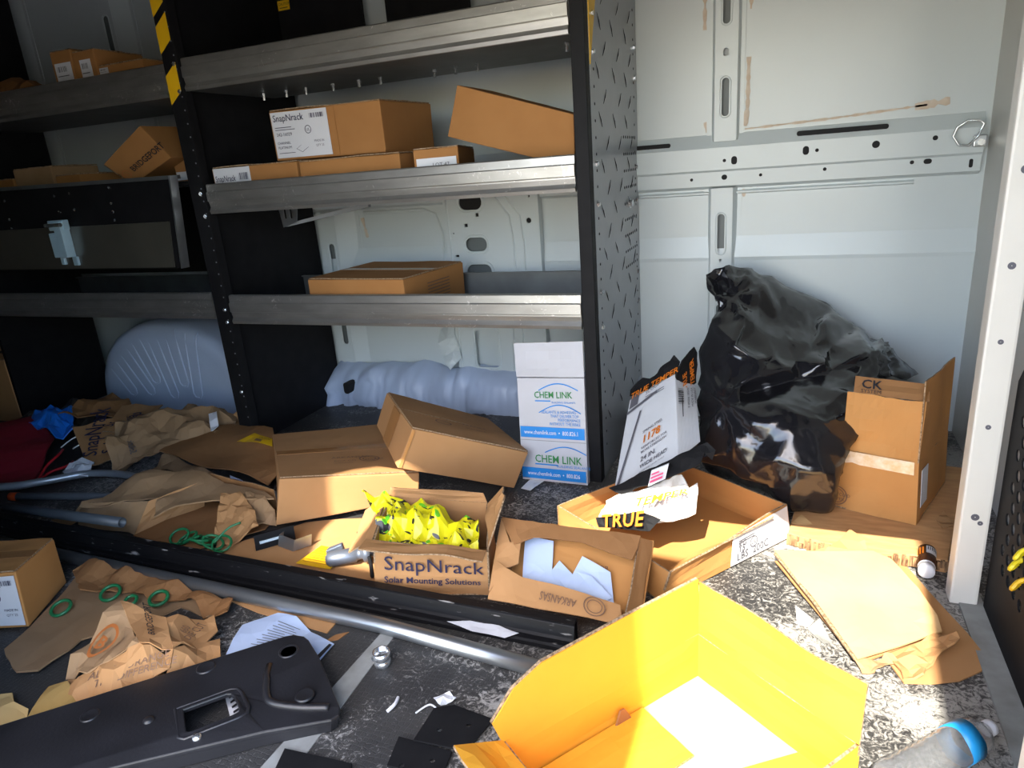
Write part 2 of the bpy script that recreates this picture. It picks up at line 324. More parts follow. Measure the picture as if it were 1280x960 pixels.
def sheet(pts, th=.003, step=.03, crumple=.01, lam=.08, seed=0, inner=(), round_=0., jag=0., plane=None, edge=True, power=3):
    """crumpled board or paper: a 3-D outline filled with a triangulated, folded surface of real thickness.
    plane = (u axis, v axis) for steep sheets; by default the outline is read in plan"""
    rnd = random.Random(seed)
    if plane: U = V(plane[0]).normalized(); W_ = V(plane[1]); W_ = (W_ - U * W_.dot(U)).normalized(); Nn = U.cross(W_).normalized()
    else: U, W_, Nn = V((1, 0, 0)), V((0, 1, 0)), V((0, 0, 1))
    P = [V(p) for p in pts]; loc = [(p.dot(U), p.dot(W_), p.dot(Nn)) for p in P]
    bd = []
    for i in range(len(loc)):
        a, b = loc[i], loc[(i + 1) % len(loc)]; L_ = math.hypot(b[0] - a[0], b[1] - a[1]); k = max(1, int(L_ / step))
        for t in range(k):
            f = t / k; bd.append([a[c] + (b[c] - a[c]) * f + (rnd.uniform(-jag, jag) if c < 2 and t else 0) for c in range(3)])
    ctrl = loc + [(V(p).dot(U), V(p).dot(W_), V(p).dot(Nn)) for p in inner]
    def hz(x, y):
        sw = sz = 0
        for a in ctrl:
            d = (x - a[0]) ** 2 + (y - a[1]) ** 2 + 1e-6; w = 1 / d ** (power / 2); sw += w; sz += w * a[2]
        return sz / sw
    xs = [b[0] for b in bd]; ys = [b[1] for b in bd]; cand = [(b[0], b[1]) for b in bd]; nb = len(cand)
    cand += [(a[0], a[1]) for a in ctrl[len(loc):]]
    x = min(xs)
    while x < max(xs):
        y = min(ys)
        while y < max(ys): cand.append((x + rnd.uniform(-.3, .3) * step, y + rnd.uniform(-.3, .3) * step)); y += step
        x += step
    res = delaunay_2d_cdt([V(c) for c in cand], [(i, (i + 1) % nb) for i in range(nb)], [list(range(nb))], 1, 1e-5)
    folds = [(rnd.uniform(0, 2 * PI), lam * rnd.uniform(.7, 1.8), rnd.random()) for _ in range(4)]
    bz = {}
    def H(x, y):
        z = hz(x, y)
        for a, l, ph in folds:
            t = (x * math.cos(a) + y * math.sin(a)) / l + ph + .25 * noise.noise(V((x * 9, y * 9, seed))); t -= math.floor(t); z += crumple * (abs(2 * t - 1) - .5) * .6
        return z
    vs_ = [U * p[0] + W_ * p[1] + Nn * H(p[0], p[1]) for p in res[0]]
    if not plane: vs_ = [V((v.x, v.y, max(v.z, .002))) for v in vs_]
    me = bpy.data.meshes.new('s'); me.from_pydata([tuple(v) for v in vs_], [], [tuple(f) for f in res[2]])
    bm = bmesh.new(); bm.from_mesh(me); loose = [v for v in bm.verts if not v.link_faces]; bmesh.ops.delete(bm, geom=loose, context='VERTS')
    bmesh.ops.recalc_face_normals(bm, faces=bm.faces)
    s_ = sum(f.normal.dot(Nn) * f.calc_area() for f in bm.faces)
    if s_ < 0: bmesh.ops.reverse_faces(bm, faces=bm.faces)
    top = list(bm.faces)
    if th:
        bmesh.ops.solidify(bm, geom=top, thickness=th)
    bm.to_mesh(me); bm.free(); return me
def carton(name, label, cat, c, m, group=None, flaps=None, seam='x', tape=True, tape_m=None, bulge=.004, seed=0, bev=.004):
    """a closed carton from its eight corners: body, two lid flaps with a seam, tape"""
    c = [V(p) for p in c]; base = (c[0] + c[1] + c[2] + c[3]) / 4; base.z = min(p.z for p in c)
    t = thing(name, label, cat, base, group)
    cc = sum(c, V((0, 0, 0))) / 8; bm = bmesh.new(); F = faces_of(c)
    n = 6; seen = {}
    def vert(p):
        k = (round(p.x, 4), round(p.y, 4), round(p.z, 4))
        if k not in seen: seen[k] = bm.verts.new(p)
        return seen[k]
    for fn, f in F.items():
        g = {}
        for i in range(n + 1):
            for j in range(n + 1): g[i, j] = vert(f.p(i / n, j / n, 0))
        for i in range(n):
            for j in range(n): bm.faces.new((g[i, j], g[i + 1, j], g[i + 1, j + 1], g[i, j + 1]))
    for v in bm.verts:
        v.co += (v.co - cc).normalized() * noise.noise(v.co * 5 + V((seed, seed, 0))) * bulge
        v.co.z = max(v.co.z, base.z)
    bmesh.ops.recalc_face_normals(bm, faces=bm.faces)
    sharp = [e for e in bm.edges if len(e.link_faces) == 2 and e.calc_face_angle(0) > .6]
    bmesh.ops.bevel(bm, geom=sharp, offset=bev, segments=2, affect='EDGES', profile=.6)
    me = bpy.data.meshes.new('b'); bm.to_mesh(me); bm.free(); link('carton_body', me, m, t)
    for fn in (flaps or ()):
        f = F[fn]; g = .0025
        if seam == 'x':
            qs = [(0.006, .012, .994, .5 - g / f.h), (0.006, .5 + g / f.h, .994, .988)]
        else: qs = [(.012, .006, .5 - g / f.w, .994), (.5 + g / f.w, .006, .988, .994)]
        for k, (u0, v0, u1, v1) in enumerate(qs):
            q = [f.p(u0, v0, .005), f.p(u1, v0, .005), f.p(u1, v1, .005), f.p(u0, v1, .005)]
            plink('flap', panel(q, .004, (6, 4), .0012, seed + k), m, t)
        if tape:
            a = .024
            if seam == 'x': qd = (0.01, .5 - a / f.h, .99, .5 + a / f.h)
            else: qd = (.5 - a / f.w, .01, .5 + a / f.w, .99)
            link('tape_strip', f.quad(*qd, d=.0065), tape_m or TAPE, t)
    return t, F
def label_on(t, f, u0, v0, u1, v1, name='paper_label', m=None, d=.0045):
    o = link(name, f.quad(u0, v0, u1, v1, d, .0012), m or WHT, t)
    lf = Face(f.p(u0, v0, d), f.p(u1, v0, d), f.p(u1, v1, d), f.p(u0, v1, d))
    return o, lf
def open_box(name, label, cat, c, m, inner=None, th=.005, flaps=(), skip=(), seed=0, group=None, bow=.003, bottom=True):
    """open carton: four walls, bottom, and flaps (edge, hinge angle in degrees, length[, u0, u1, taper])"""
    c = [V(p) for p in c]; base = (c[0] + c[1] + c[2] + c[3]) / 4; base.z = min(p.z for p in c)
    t = thing(name, label, cat, base, group); F = faces_of(c); upv = (c[4] - c[0]).normalized()
    for k, fn in enumerate(('front', 'right', 'back', 'left')):
        if fn in skip: continue
        f = F[fn]; plink('wall', panel([f.o, f.a, f.c, f.b], th, (10, 5), bow, seed + k), m, t)
    if bottom:
        f = F['bottom']; plink('bottom', panel([f.b, f.c, f.a, f.o], th, (6, 6), .001, seed + 9, inward=-1), inner or m, t)
    for k, fl in enumerate(flaps):
        fn, ang, ln = fl[:3]; u0, u1, tp = fl[3:6] if len(fl) == 6 else (.01, .99, .03)
        f = F[fn]; d = (f.b - f.o).normalized() * math.cos(math.radians(ang)) + f.n * math.sin(math.radians(ang))
        a, b = f.p(u0, 1, 0), f.p(u1, 1, 0); e = (b - a) * tp
        plink('flap', panel([a, b, b + d * ln - e, a + d * ln + e], .004, (10, 5), .004, seed + 20 + k, (0, 0, .01, 0)), m, t)
    return t, F

# ---------------------------------------------------------------- the van: floor, walls, roof, doorway
NOBOUNCE = mat('bounce_cut_dark', (.07, .07, .07), .7)  # dark colour given to unseen walls to cut bounced light
XL, XR, YN, YB, ZC = -5.0, .62, .42, 3.0, 2.3
ground = struct('ground', boxm((-30, -30, -.75), (30, YN - .06, -.62)), CONC)
floor = struct('floor', boxm((XL, YN - .05, -.05), (XR + .3, YB, 0)), FLOOR)
link('floor_strip', MB().hexa([(-.976, .80, .0), (-.903, .82, .0), (-.925, 1.30, .0), (-.962, 1.30, .0), (-.976, .80, .002), (-.903, .82, .002), (-.925, 1.30, .002), (-.962, 1.30, .002)]).mesh(), GREYT, floor)
ceiling = struct('ceiling', boxm((XL, YN, ZC), (XR + .3, YB + .05, ZC + .04)), BLKM)  # unseen roof coloured black to cut bounced light
# back wall skin: a profile with the soft step below the belt rail
prof = [(3.0, -.05), (3.0, .40), (2.995, .70), (2.992, .715), (3.006, .80), (3.01, .99), (3.01, ZC), (3.05, ZC), (3.05, -.05)]
wall_back = struct('wall_back', MB().prism(prof, XL, XR + .02).mesh(), VAN)
def rail(x0, x1, y=3.01):
    pr = [(y + .01, 1.205), (y - .003, 1.20), (y - .035, 1.150), (y - .037, 1.066), (y - .026, 1.058), (y - .026, 1.003), (y - .004, .992), (y + .01, .99)]
    return MB().prism(pr, x0, x1).mesh()
struct('belt_rail', rail(-2.9, .60), VAN, wall_back)
struct('lower_bead', MB().prism([(3.012, .985), (2.998, .978), (2.998, .972), (3.012, .966)], -.62, .40).mesh(), VAN, wall_back)
# holes punched in the rail: flush dark pads painted as the shade inside
mb = MB()
def hole(x, z, w, h, y=2.972): mb.prism([(a, b) for a, b in rrect(x, z, w, h, min(w, h) * .49, 4)], y - .0006, y + .02, 1)
K = 3.0 / 2.82
def at(px, z_, w, h, y=2.972): hole(px, z_, w, h, y)
for x, z, w, h in [(-.272, 1.10, .013, .013), (-.235, 1.098, .022, .032), (.025, 1.115, .022, .032), (.064, 1.113, .013, .013), (.262, 1.118, .026, .026), (.45, 1.125, .017, .017)]: hole(x, z, w, h, 2.974)
for x, z, w, h in [(-.40, 1.033, .012, .012), (-.272, 1.036, .022, .02), (-.135, 1.036, .012, .012), (.095, 1.042, .013, .013), (.385, 1.046, .014, .014), (.435, 1.046, .026, .018), (.57, 1.03, .012, .03)]: hole(x, z, w, h, 2.983)
for x0, x1, z in [(-.64, -.485, 1.172), (-.01, .30, 1.178)]: mb.prism([(a, b) for a, b in rrect((x0 + x1) / 2, z, x1 - x0, .018, .008, 4)], 2.984, 3.0, 1)
stuff(link('punched_holes', mb.mesh(), DARK, wall_back))
def rib(x0, x1, xa, xb, z0, z1, slots, dots=(), flange=True, y=3.01):
    """hat-section rib standing on the skin with real slots through its crown"""
    t = struct('rib', plate([(xa, z0), (xb, z0), (xb, z1), (xa, z1)], [rrect((xa + xb) / 2, (a + b) / 2, w, b - a, w * .49) for a, b, w in slots] + [rrect((xa + xb) / 2, z, r, r * 1.5, r * .49) for z, r in dots], .003, XZ(y - .036)), VAN, wall_back)
    m_ = MB()
    for xs, xe in ((xa, x0 + .018), (xb, x1 - .018)):
        m_.hexa([(xs, y - .036, z0), (xs + .003, y - .036, z0), (xe + .003, y, z0), (xe, y, z0), (xs, y - .036, z1), (xs + .003, y - .036, z1), (xe + .003, y, z1), (xe, y, z1)])
    m_.box((x0, y - .004, z0), (x0 + .02, y, z1)); m_.box((x1 - .02, y - .004, z0), (x1, y, z1)); m_.box((xa, y - .036, z0 - .002), (xb, y, z0))
    struct('rib_flange', m_.mesh(), VAN, wall_back)
    for a, b, w in slots: struct('rib_slot_shade', boxm((xa + .004, y - .012, a - .02), (xb - .004, y - .006, b + .02)), CAV, wall_back)
    m2 = MB()
    for a, b, w in slots:
        o_ = rrect((xa + xb) / 2, (a + b) / 2, w + .012, b - a + .012, (w + .012) * .49, 5)
        m2.tube([(p, y - .038, q) for p, q in o_ + o_[:1]], .0022, 5, False)
    if slots: struct('slot_rim', m2.mesh(), VAN, wall_back)
rib(-.345, -.205, -.313, -.232, 1.175, ZC, [(1.265, 1.403, .027), (1.59, 1.76, .027), (1.93, 2.1, .027)], [(1.493, .02)])
rib(-.355, -.205, -.322, -.240, .30, .995, [(.735, .893, .028), (.40, .52, .028)], [(.705, .009)])
rib(-2.285, -2.04, -2.245, -2.165, .20, .985, [(.62, .83, .03), (.30, .47, .03)], [(.56, .012)])
rib(-4.30, -4.03, -4.25, -4.13, 1.22, ZC, [(1.86, 2.05, .035)]); rib(-3.50, -3.24, -3.46, -3.36, 1.22, ZC, [(1.84, 2.05, .035)])
rib(-4.36, -4.04, -4.30, -4.16, .5, 1.20, [(1.02, 1.15, .03)]); rib(-3.2, -3.0, -3.16, -3.05, .6, 1.22, [(1.05, 1.15, .03)])
# smears of tan seam sealant along the ribs and the rail
def smear(pts, w, seed):
    rnd = random.Random(seed); m_ = MB(); L_ = []; R_ = []
    for i in range(len(pts) - 1):
        a, b = V(pts[i]), V(pts[i + 1]); n = max(2, int((b - a).length / .012))
        for k in range(n):
            p = a.lerp(b, k / n); t = (b - a).normalized(); s_ = V((-t.z, 0, t.x)); e = w * rnd.uniform(.35, 1.3)
            L_.append(p + s_ * e * .5); R_.append(p - s_ * e * .5)
    n = len(L_); fr = [V((p.x, p.y - .0025, p.z)) for p in L_] + [V((p.x, p.y - .0025, p.z)) for p in R_]
    bk = [V((p.x, p.y + .004, p.z)) for p in L_] + [V((p.x, p.y + .004, p.z)) for p in R_]
    m_.add(fr + bk, [(i, i + 1, n + i + 1, n + i) for i in range(n - 1)] + [(i, i + 1, 2 * n + i + 1, 2 * n + i) for i in range(n - 1)] + [(n + i, n + i + 1, 3 * n + i + 1, 3 * n + i) for i in range(n - 1)])
    return m_.mesh()
for i, (pts, w) in enumerate([([(-.192, 3.009, 1.47), (-.192, 3.009, 1.30), (-.20, 3.009, 1.21)], .016), ([(-.185, 3.009, 1.75), (-.19, 3.009, 1.62)], .014), ([(-.356, 3.009, 1.70), (-.356, 3.009, 1.57)], .014), ([(-.352, 3.009, 1.25), (-.335, 3.009, 1.20)], .02),
        ([(-.20, 3.008, 1.212), (.1, 3.008, 1.222), (.43, 3.008, 1.24)], .009), ([(.38, 3.008, 1.236), (.50, 3.008, 1.248)], .024), ([(-2.02, 3.009, .95), (-2.0, 3.009, .84)], .018), ([(-2.03, 3.009, .52), (-2.03, 3.009, .40)], .02), ([(-.2, 3.009, .985), (-.195, 3.009, .94)], .016)]):
    struct('sealant_smear', smear(pts, w, i), SEAL, wall_back)
# pressed panel behind the middle bay
ph = [rrect(-1.39, .998, .118, .072, .034), rrect(-1.377, .806, .112, .068, .032), rrect(-1.372, .655, .13, .12, .034), circ(-1.108, .905, .014), rrect(-1.10, 1.01, .012, .014, .005), rrect(-1.42, .895, .02, .02, .003), rrect(-1.36, .94, .02, .02, .003), rrect(-1.49, .86, .012, .012, .005), rrect(-1.48, .755, .022, .014, .004), rrect(-1.12, .66, .014, .014, .005),
      rrect(-1.40, .445, .014, .02, .003), rrect(-1.345, .445, .014, .02, .003), rrect(-1.37, .30, .12, .19, .02)]
struct('pressed_panel', plate([(-1.53, .16), (-1.06, .16), (-1.06, 1.02), (-1.53, 1.02)], ph, .006, XZ(2.955), .002), VAN, wall_back)
m_ = MB()
for (x, z, w, h, r) in [(-1.39, .998, .135, .09, .04), (-1.377, .806, .13, .085, .04), (-1.372, .655, .15, .14, .045), (-1.37, .30, .14, .21, .03)]:
    o_ = rrect(x, z, w, h, r); m_.tube([(p, 2.951, q) for p, q in o_ + o_[:1]], .004, 6, False)
for dx, rr in ((0, .007), (.05, .006)): m_.tube([(-1.27 + dx, 2.952, 1.02), (-1.20 + dx, 2.952, .93), (-1.185 + dx, 2.952, .80), (-1.19 + dx, 2.952, .62), (-1.22 + dx, 2.952, .52), (-1.23 + dx, 2.952, .2)], rr, 6)
m_.tube([(-1.515, 2.953, 1.02), (-1.51, 2.953, .8), (-1.515, 2.953, .2)], .008, 6); m_.tube([(-2.0, 3.0, .975), (-1.66, 3.0, .975), (-1.60, 3.0, .95), (-1.575, 3.0, .86), (-1.58, 3.0, .70), (-1.6, 3.0, .62)], .008, 6)
stuff(struct('panel_beads', m_.mesh(), VAN, wall_back))
for x, z, w, h in ((-1.377, .806, .15, .10), (-1.372, .655, .17, .15)): struct('panel_hole_shade', boxm((x - w / 2, 2.985, z - h / 2), (x + w / 2, 2.99, z + h / 2)), CAV, wall_back)  # dark plates painted as shade inside the larger openings
bk = MB().box((-1.53, 2.958, .16), (-1.525, 3.0, 1.02)); bk.box((-1.065, 2.958, .16), (-1.06, 3.0, 1.02))
struct('panel_return', bk.mesh(), VAN, wall_back)
for x, z, w, h in ((-1.39, .998, .14, .09), (-1.108, .905, .03, .03), (-1.10, 1.01, .02, .02), (-1.42, .895, .03, .03), (-1.36, .94, .03, .03), (-1.49, .86, .02, .02), (-1.48, .755, .03, .02), (-1.12, .66, .02, .02), (-1.37, .445, .1, .03)): struct('shade_block', boxm((x - w / 2, 2.962, z - h / 2), (x + w / 2, 2.998, z + h / 2)), DARK, wall_back)  # near-black blocks painted as shade behind the small holes
# folded gusset hanging beside the panel, and the lumpy sill along the floor
struct('gusset', sheet([(-1.64, 2.99, .58), (-1.58, 2.95, .58), (-1.54, 2.95, .40), (-1.50, 2.93, .26), (-1.56, 2.90, .20), (-1.62, 2.93, .30), (-1.63, 2.97, .42)], .004, .03, .03, .1, 3, plane=((1, 0, 0), (0, 0, 1))), VAN, wall_back)
sv = MB(); NX = 130
for i in range(NX + 1):
    x = -2.28 + i * 1.66 / NX
    for k, (y, z) in enumerate([(2.84, 0), (2.84, .05), (2.85, .11), (2.88, .155), (2.93, .185), (3.0, .205)]):
        a = 0 if k == 0 else .05
        sv.v.append((x, y + a * noise.noise(V((x * 5, z * 14, 2))) - .075 * abs(noise.noise(V((x * 10, z * 8, 7)))) + .03 * abs(noise.noise(V((x * 23, z * 19, 3)))), z + (.04 * noise.noise(V((x * 6, k * .6, 5))) if k > 1 else 0)))
for i in range(NX):
    for k in range(5): a = i * 6 + k; sv.f.append((a, a + 6, a + 7, a + 1))
struct('sill', sv.mesh(), ARCH, wall_back, True)
for x, z in ((-2.12, .11), (-1.05, .12)): struct('sill_hole', MB().prism(rrect(x, z, .035, .06, .014, 4), 2.80, 2.87, 1).mesh(), DARK, wall_back)
# wheel arch with pressed ribs
aw = MB(); NA, X0, RX, RZ = 28, -3.12, .55, .50
def arch(a, y, k=1.): return (X0 - RX * k * math.cos(a), y, max(0, RZ * k * math.sin(a) ** .85))
lay = [(2.585, .02), (2.585, .86), (2.59, .93), (2.61, .975), (2.66, 1.0), (3.0, 1.0)]
for y, k in lay:
    for i in range(NA + 1): aw.v.append(arch(PI * i / NA, y, k))
for r in range(len(lay) - 1):
    for i in range(NA): a = r * (NA + 1) + i; aw.f.append((a, a + 1, a + NA + 2, a + NA + 1))
warch = struct('wheel_arch', aw.mesh(), ARCH, wall_back, True)
for (xt, zt), (xb, zb) in (((-3.52, .27), (-3.40, .10)), ((-3.42, .36), (-3.26, .11)), ((-3.30, .42), (-3.20, .18)), ((-3.17, .44), (-3.09, .10)), ((-3.03, .45), (-3.0, .17)), ((-2.89, .43), (-2.92, .11))):
    d_ = (V((xb, 0, zb)) - V((xt, 0, zt))).normalized(); s_ = V((-d_.z, 0, d_.x)) * .034; pts = []
    for k, sg in ((0, 1), (1, -1)):
        leg = [V((xt, 2.61, zt + .015)) + s_ * sg * 1.1, V((xt, 2.592, zt)) + s_ * sg * 1.05, V((xt * .6 + xb * .4, 2.584, zt * .6 + zb * .4)) + s_ * sg, V((xb, 2.584, zb)) + s_ * sg * .9]
        mid = [V((xb, 2.584, zb)) + d_ * .022 + s_ * .45 * sg]
        pts += (leg + mid) if k == 0 else (mid + leg[::-1])
    struct('arch_rib', MB().tube(pts, .0055, 6).mesh(), ARCH, warch, True)
# right-hand side: bulkhead wall, post, perforated partition, cab behind it
wall_right = struct('wall_right', boxm((XR, 1.77, 0), (XR + .04, YB + .05, ZC)), VANB)
post = struct('trim_1', boxm((.408, 1.775, 0), (.470, 1.83, ZC), .006), POST)
for z, r in ((1.28, .006), (.86, .008), (.69, .006), (.485, .006), (1.06, .009), (.25, .009), (.235, .006), (1.16, .007)):
    link('post_hole', MB().lathe((.438 + (.012 if r < .007 and z < .3 else 0), 1.7755, z), (0, -1, 0), [(0, r), (.0012, r), (.0012, r * .3), (0, 0)], 12).mesh(), INKGR, post)
struct('trim_2', boxm((.43, YN, 0), (.485, 2.0, .006)), GREYT)
hs = []
for i in range(30):
    for j in range(15):
        y, z = .62 + i * .046 + (j % 2) * .023, .17 + j * .040
        if y < 1.72 and z < .70 - max(0, y - 1.62) * 1.2 and not (1.30 < y < 1.52 and z < .24) : hs.append(circ(y, z, .0145, 10))
part_ = struct('wall_front', plate([(YN, .0), (1.775, .0), (1.775, .60), (1.66, .76), (YN, .80)], hs, .004, YZ(.484)), BLKM)
struct('cab_back', boxm((.80, YN, -.02), (.84, 1.8, ZC)), BLKM, part_)
struct('trim_3', boxm((.355, .985, 0), (.43, 1.03, .52), .004), POST)
struct('wall_left', boxm((XL - .04, YN - .05, 0), (XL, YB + .05, ZC)), NOBOUNCE)
near = MB().box((XL, YN - .06, 0), (-1.58, YN, ZC)); near.box((.52, YN - .06, 0), (XR + .3, YN, ZC)); near.box((-1.58, YN - .06, 1.85), (.52, YN, ZC))
struct('wall_near', near.mesh(), NOBOUNCE)
# far outside, unseen: boards added to shape the sunlight by their edges and cut-out
tan = math.tan(math.radians(SUN_EL)); YH = -4.0
def sp(x, y): return (x - SUN_KX * (y - YH), tan * (y - YH))
hole_ = [sp(*p) for p in [(-1.38, 1.50), (-1.45, 1.66), (-1.455, 1.80), (-1.445, 1.92), (-1.41, 2.01), (-1.35, 2.07), (-1.25, 2.09), (-1.15, 2.05), (-1.12, 1.97), (-1.12, 1.50)]]
outl = [sp(-3.4, .2), sp(-.25, .2), sp(-.25, 1.79), sp(-.66, 1.83), sp(-.66, 2.3), sp(-3.4, 2.3)]
hd = struct('sun_blocker', plate(outl, [hole_], .03, XZ(YH)), PLY)
struct('sun_blocker_panel', plate([sp(.318, .2), sp(1.9, .2), sp(1.9, 2.3), sp(.385, 2.3), sp(.322, 1.25)], [], .03, XZ(YH)), PLY, hd)
for x in (-3.2, -1.8, -.5, .75, 1.5): struct('sun_blocker_post', boxm((x, YH - .12, -.62), (x + .08, YH - .04, tan * 4.3)), PLY, hd)

# ---------------------------------------------------------------- shelving
sh = thing('shelving_unit', 'long black steel shelving with grey metal trays bolted along the van wall', 'shelving', (-2.2, 2.245, 0))
YS, YT = 2.245, 2.75
def upright(xb, xt, zt=2.2, a=.03, b=.045):
    f = MB().hexa([(xb - a, YS, 0), (xb + b, YS, 0), (xb + b, YS + .045, 0), (xb - a, YS + .045, 0), (xt - a, YS, zt), (xt + b, YS, zt), (xt + b, YS + .045, zt), (xt - a, YS + .045, zt)])
    return f.mesh(.003)
up_l = link('upright', upright(-2.295, -2.295), BLK, sh); up_r = link('upright', upright(-.655, -.655, 2.2, .013, .033), BLK, sh)
link('side_panel', boxm((-2.30, YS + .04, 0), (-2.28, 2.965, 2.2)), BLK, sh)
pr_ = link('side_panel', boxm((-.640, YS + .045, 0), (-.622, 3.0, 2.2)), TREAD, sh)
link('side_panel', boxm((-3.86, YS, 0), (-3.84, 2.78, 2.2)), BLK, sh)
# pressed marks and perforations of the right side panel
mb = MB(); rnd = random.Random(4)
for j in range(26):
    for i in range(3):
        y, z = 2.40 + i * .20 + (j % 2) * .08 + rnd.uniform(-.02, .02), .22 + j * .075
        if y > 2.96: continue
        s_ = 1 if (j // 1 + 0) % 2 else -1; L_ = .032; a = .85 if s_ > 0 else 2.3
        dy, dz = L_ * math.cos(a), L_ * math.sin(a); w = .002
        mb.hexa([(-.622, y - dy, z - dz), (-.6205, y - w, z), (-.6205, y + dy, z + dz), (-.622, y + w, z), (-.6212, y - dy, z - dz), (-.6190, y - w, z), (-.6212, y + dy, z + dz), (-.6190, y + w, z)])
stuff(link('tread_marks', mb.mesh(), BLK, pr_))
mb = MB()
for z in [.12 + k * .052 for k in range(36)]:
    for y in (2.335, 2.94): mb.lathe((-.6215, y, z), (1, 0, 0), [(0, .005), (.0008, .005), (.0008, 0)], 6)
for j in range(9):
    for i in range(7): mb.lathe((-.6215, 2.74 + i * .034, .72 + j * .062), (1, 0, 0), [(0, .006), (.0008, .006), (.0008, 0)], 6)
stuff(link('perforations', mb.mesh(), DARK, pr_))
mb = MB()
def bolt(p, d, r=.008, l=.008): mb.lathe(p, d, [(0, r * 1.5), (l * .3, r * 1.5), (l * .3, r), (l, r), (l, 0)], 6)
for z in (1.13, 1.0, .70, .575, 1.58, 1.47): bolt((-.622, 2.33, z), (1, 0, 0)); bolt((-.622, 2.955, z - .03), (1, 0, 0))
for z in (1.52, 1.13, 1.04, .645, .59, 1.62, .27): bolt((-2.27, YS, z), (0, -1, 0), .006, .006)
bolt((-.622, 2.82, .965), (1, 0, 0), .014, .014)
for x in (-2.12, -2.0, -1.9, -1.765, -1.64, -1.54, -1.30, -1.21, -1.12, -.72): bolt((x, 2.38 if x > -1.0 else 2.55, 1.515), (0, 0, -1), .006, .028)
stuff(link('bolts', mb.mesh(), ZINC, sh))
mb = MB()
for z in [.05 + k * .05 for k in range(42)]: mb.lathe((-2.262, YS, z), (0, -1, 0), [(0, .0035), (.0006, .0035), (.0006, 0)], 6)
stuff(link('punched_row', mb.mesh(), GREYP, up_l))
def tray(x0, x1, z0, z1, floor_z, back=True):
    t = link('shelf_tray', boxm((x0, YS + .02, floor_z - .012), (x1, YT, floor_z)), ALUD, sh)
    h = z1 - z0
    pf = [(YS + .012, z0), (YS - .002, z0), (YS - .006, z0 + .012 * h / .12), (YS + .004, z0 + .22 * h), (YS, z0 + .36 * h), (YS, z0 + .40 * h), (YS - .006, z0 + .43 * h), (YS - .006, z0 + .72 * h), (YS, z0 + .75 * h), (YS + .002, z1 - .004), (YS + .006, z1), (YS + .022, z1), (YS + .022, z1 - .01), (YS + .012, z1 - .014)]
    link('front_lip', MB().prism(pf, x0, x1).mesh(), ALU, t)
    if back: link('back_lip', MB().prism([(YT, floor_z - .012), (YT + .008, floor_z - .012), (YT + .008, z1), (YT - .012, z1), (YT - .012, z1 - .006), (YT, z1 - .006)], x0, x1).mesh(), ALUD, t)
    return t
for z0, z1, fz in ((1.517, 1.637, 1.53), (1.048, 1.166, 1.065), (.585, .708, .60)):
    t = tray(-2.235, -.672, z0, z1, fz)
for z0, z1, fz in ((1.505, 1.628, 1.52), (.605, .720, .62)): tray(-3.835, -2.33, z0, z1, fz)
link('shelf_tray', boxm((-3.835, YS + .02, 1.17), (-2.33, YT, 1.185)), BLK, sh)
# hazard stripes on the left upright, and the big yellow corner on the right panel
for z0, z1, w in ((1.885, 1.79, 0), (1.775, 1.66, 0), (1.60, 1.475, 0)):
    q = [(-2.322, z0), (-2.266, z0 + .03), (-2.256, z1 + .035), (-2.285, z1)]
    q = [(-2.324, z0 - .02), (-2.262, z0 + .025), (-2.262, z1 + .045), (-2.324, z1)]
    link('hazard_stripe', MB().prism(q, YS - .0015, YS + .001, 1).mesh(), HAZ, up_l)
link('hazard_corner', MB().prism([(2.295, 1.43), (2.42, 1.72), (2.42, 2.0), (2.295, 2.0)], -.6225, -.6195, 0).mesh(), HAZ, pr_)
# drop-down door of the left bay, with its latch and stay
dr = link('drop_door', MB().hexa([(-3.84, 2.20, .845), (-2.44, 2.20, .835), (-2.44, 2.215, .835), (-3.84, 2.215, .845), (-3.84, 2.215, 1.215), (-2.36, 2.215, 1.197), (-2.36, 2.23, 1.197), (-3.84, 2.23, 1.215)]).mesh(.002), BLK, sh)
link('door_edge', MB().hexa([(-3.84, 2.205, 1.215), (-2.36, 2.205, 1.197), (-2.36, 2.245, 1.197), (-3.84, 2.245, 1.215), (-3.84, 2.205, 1.232), (-2.36, 2.205, 1.212), (-2.36, 2.245, 1.212), (-3.84, 2.245, 1.232)]).mesh(), ALUD, dr)
link('reflection_band', MB().hexa([(-3.84, 2.196, .85), (-2.45, 2.196, .84), (-2.45, 2.2, .84), (-3.84, 2.2, .85), (-3.84, 2.201, 1.035), (-2.43, 2.201, 1.03), (-2.43, 2.206, 1.03), (-3.84, 2.206, 1.035)]).mesh(), mat('door_reflection', (.05, .047, .038), .3, 0, (.07, .066, .054), 5, .6), dr)  # lighter band paints a reflection along the lower door
la = MB().box((-3.135, 2.165, .90), (-3.085, 2.2, 1.01)); la.box((-3.08, 2.155, .90), (-3.035, 2.2, 1.06)); la.box((-3.13, 2.17, 1.02), (-3.03, 2.2, 1.065)); la.box((-3.13, 2.185, .865), (-3.105, 2.2, .90)); la.box((-3.05, 2.185, .86), (-3.02, 2.2, .90))
lt = link('latch', la.mesh(.004), mat('latch_metal', (.50, .72, .85), .35, .3), dr)
link('latch_pin', MB().tube([(-3.13, 2.158, 1.045), (-3.03, 2.158, 1.045)], .009, 10).mesh(), ZINC, lt)
stay = MB().hexa([(-2.405, 2.19, .84), (-2.375, 2.19, .84), (-2.375, 2.198, .84), (-2.405, 2.198, .84), (-2.36, 2.19, 1.21), (-2.335, 2.19, 1.21), (-2.335, 2.198, 1.21), (-2.36, 2.198, 1.21)])
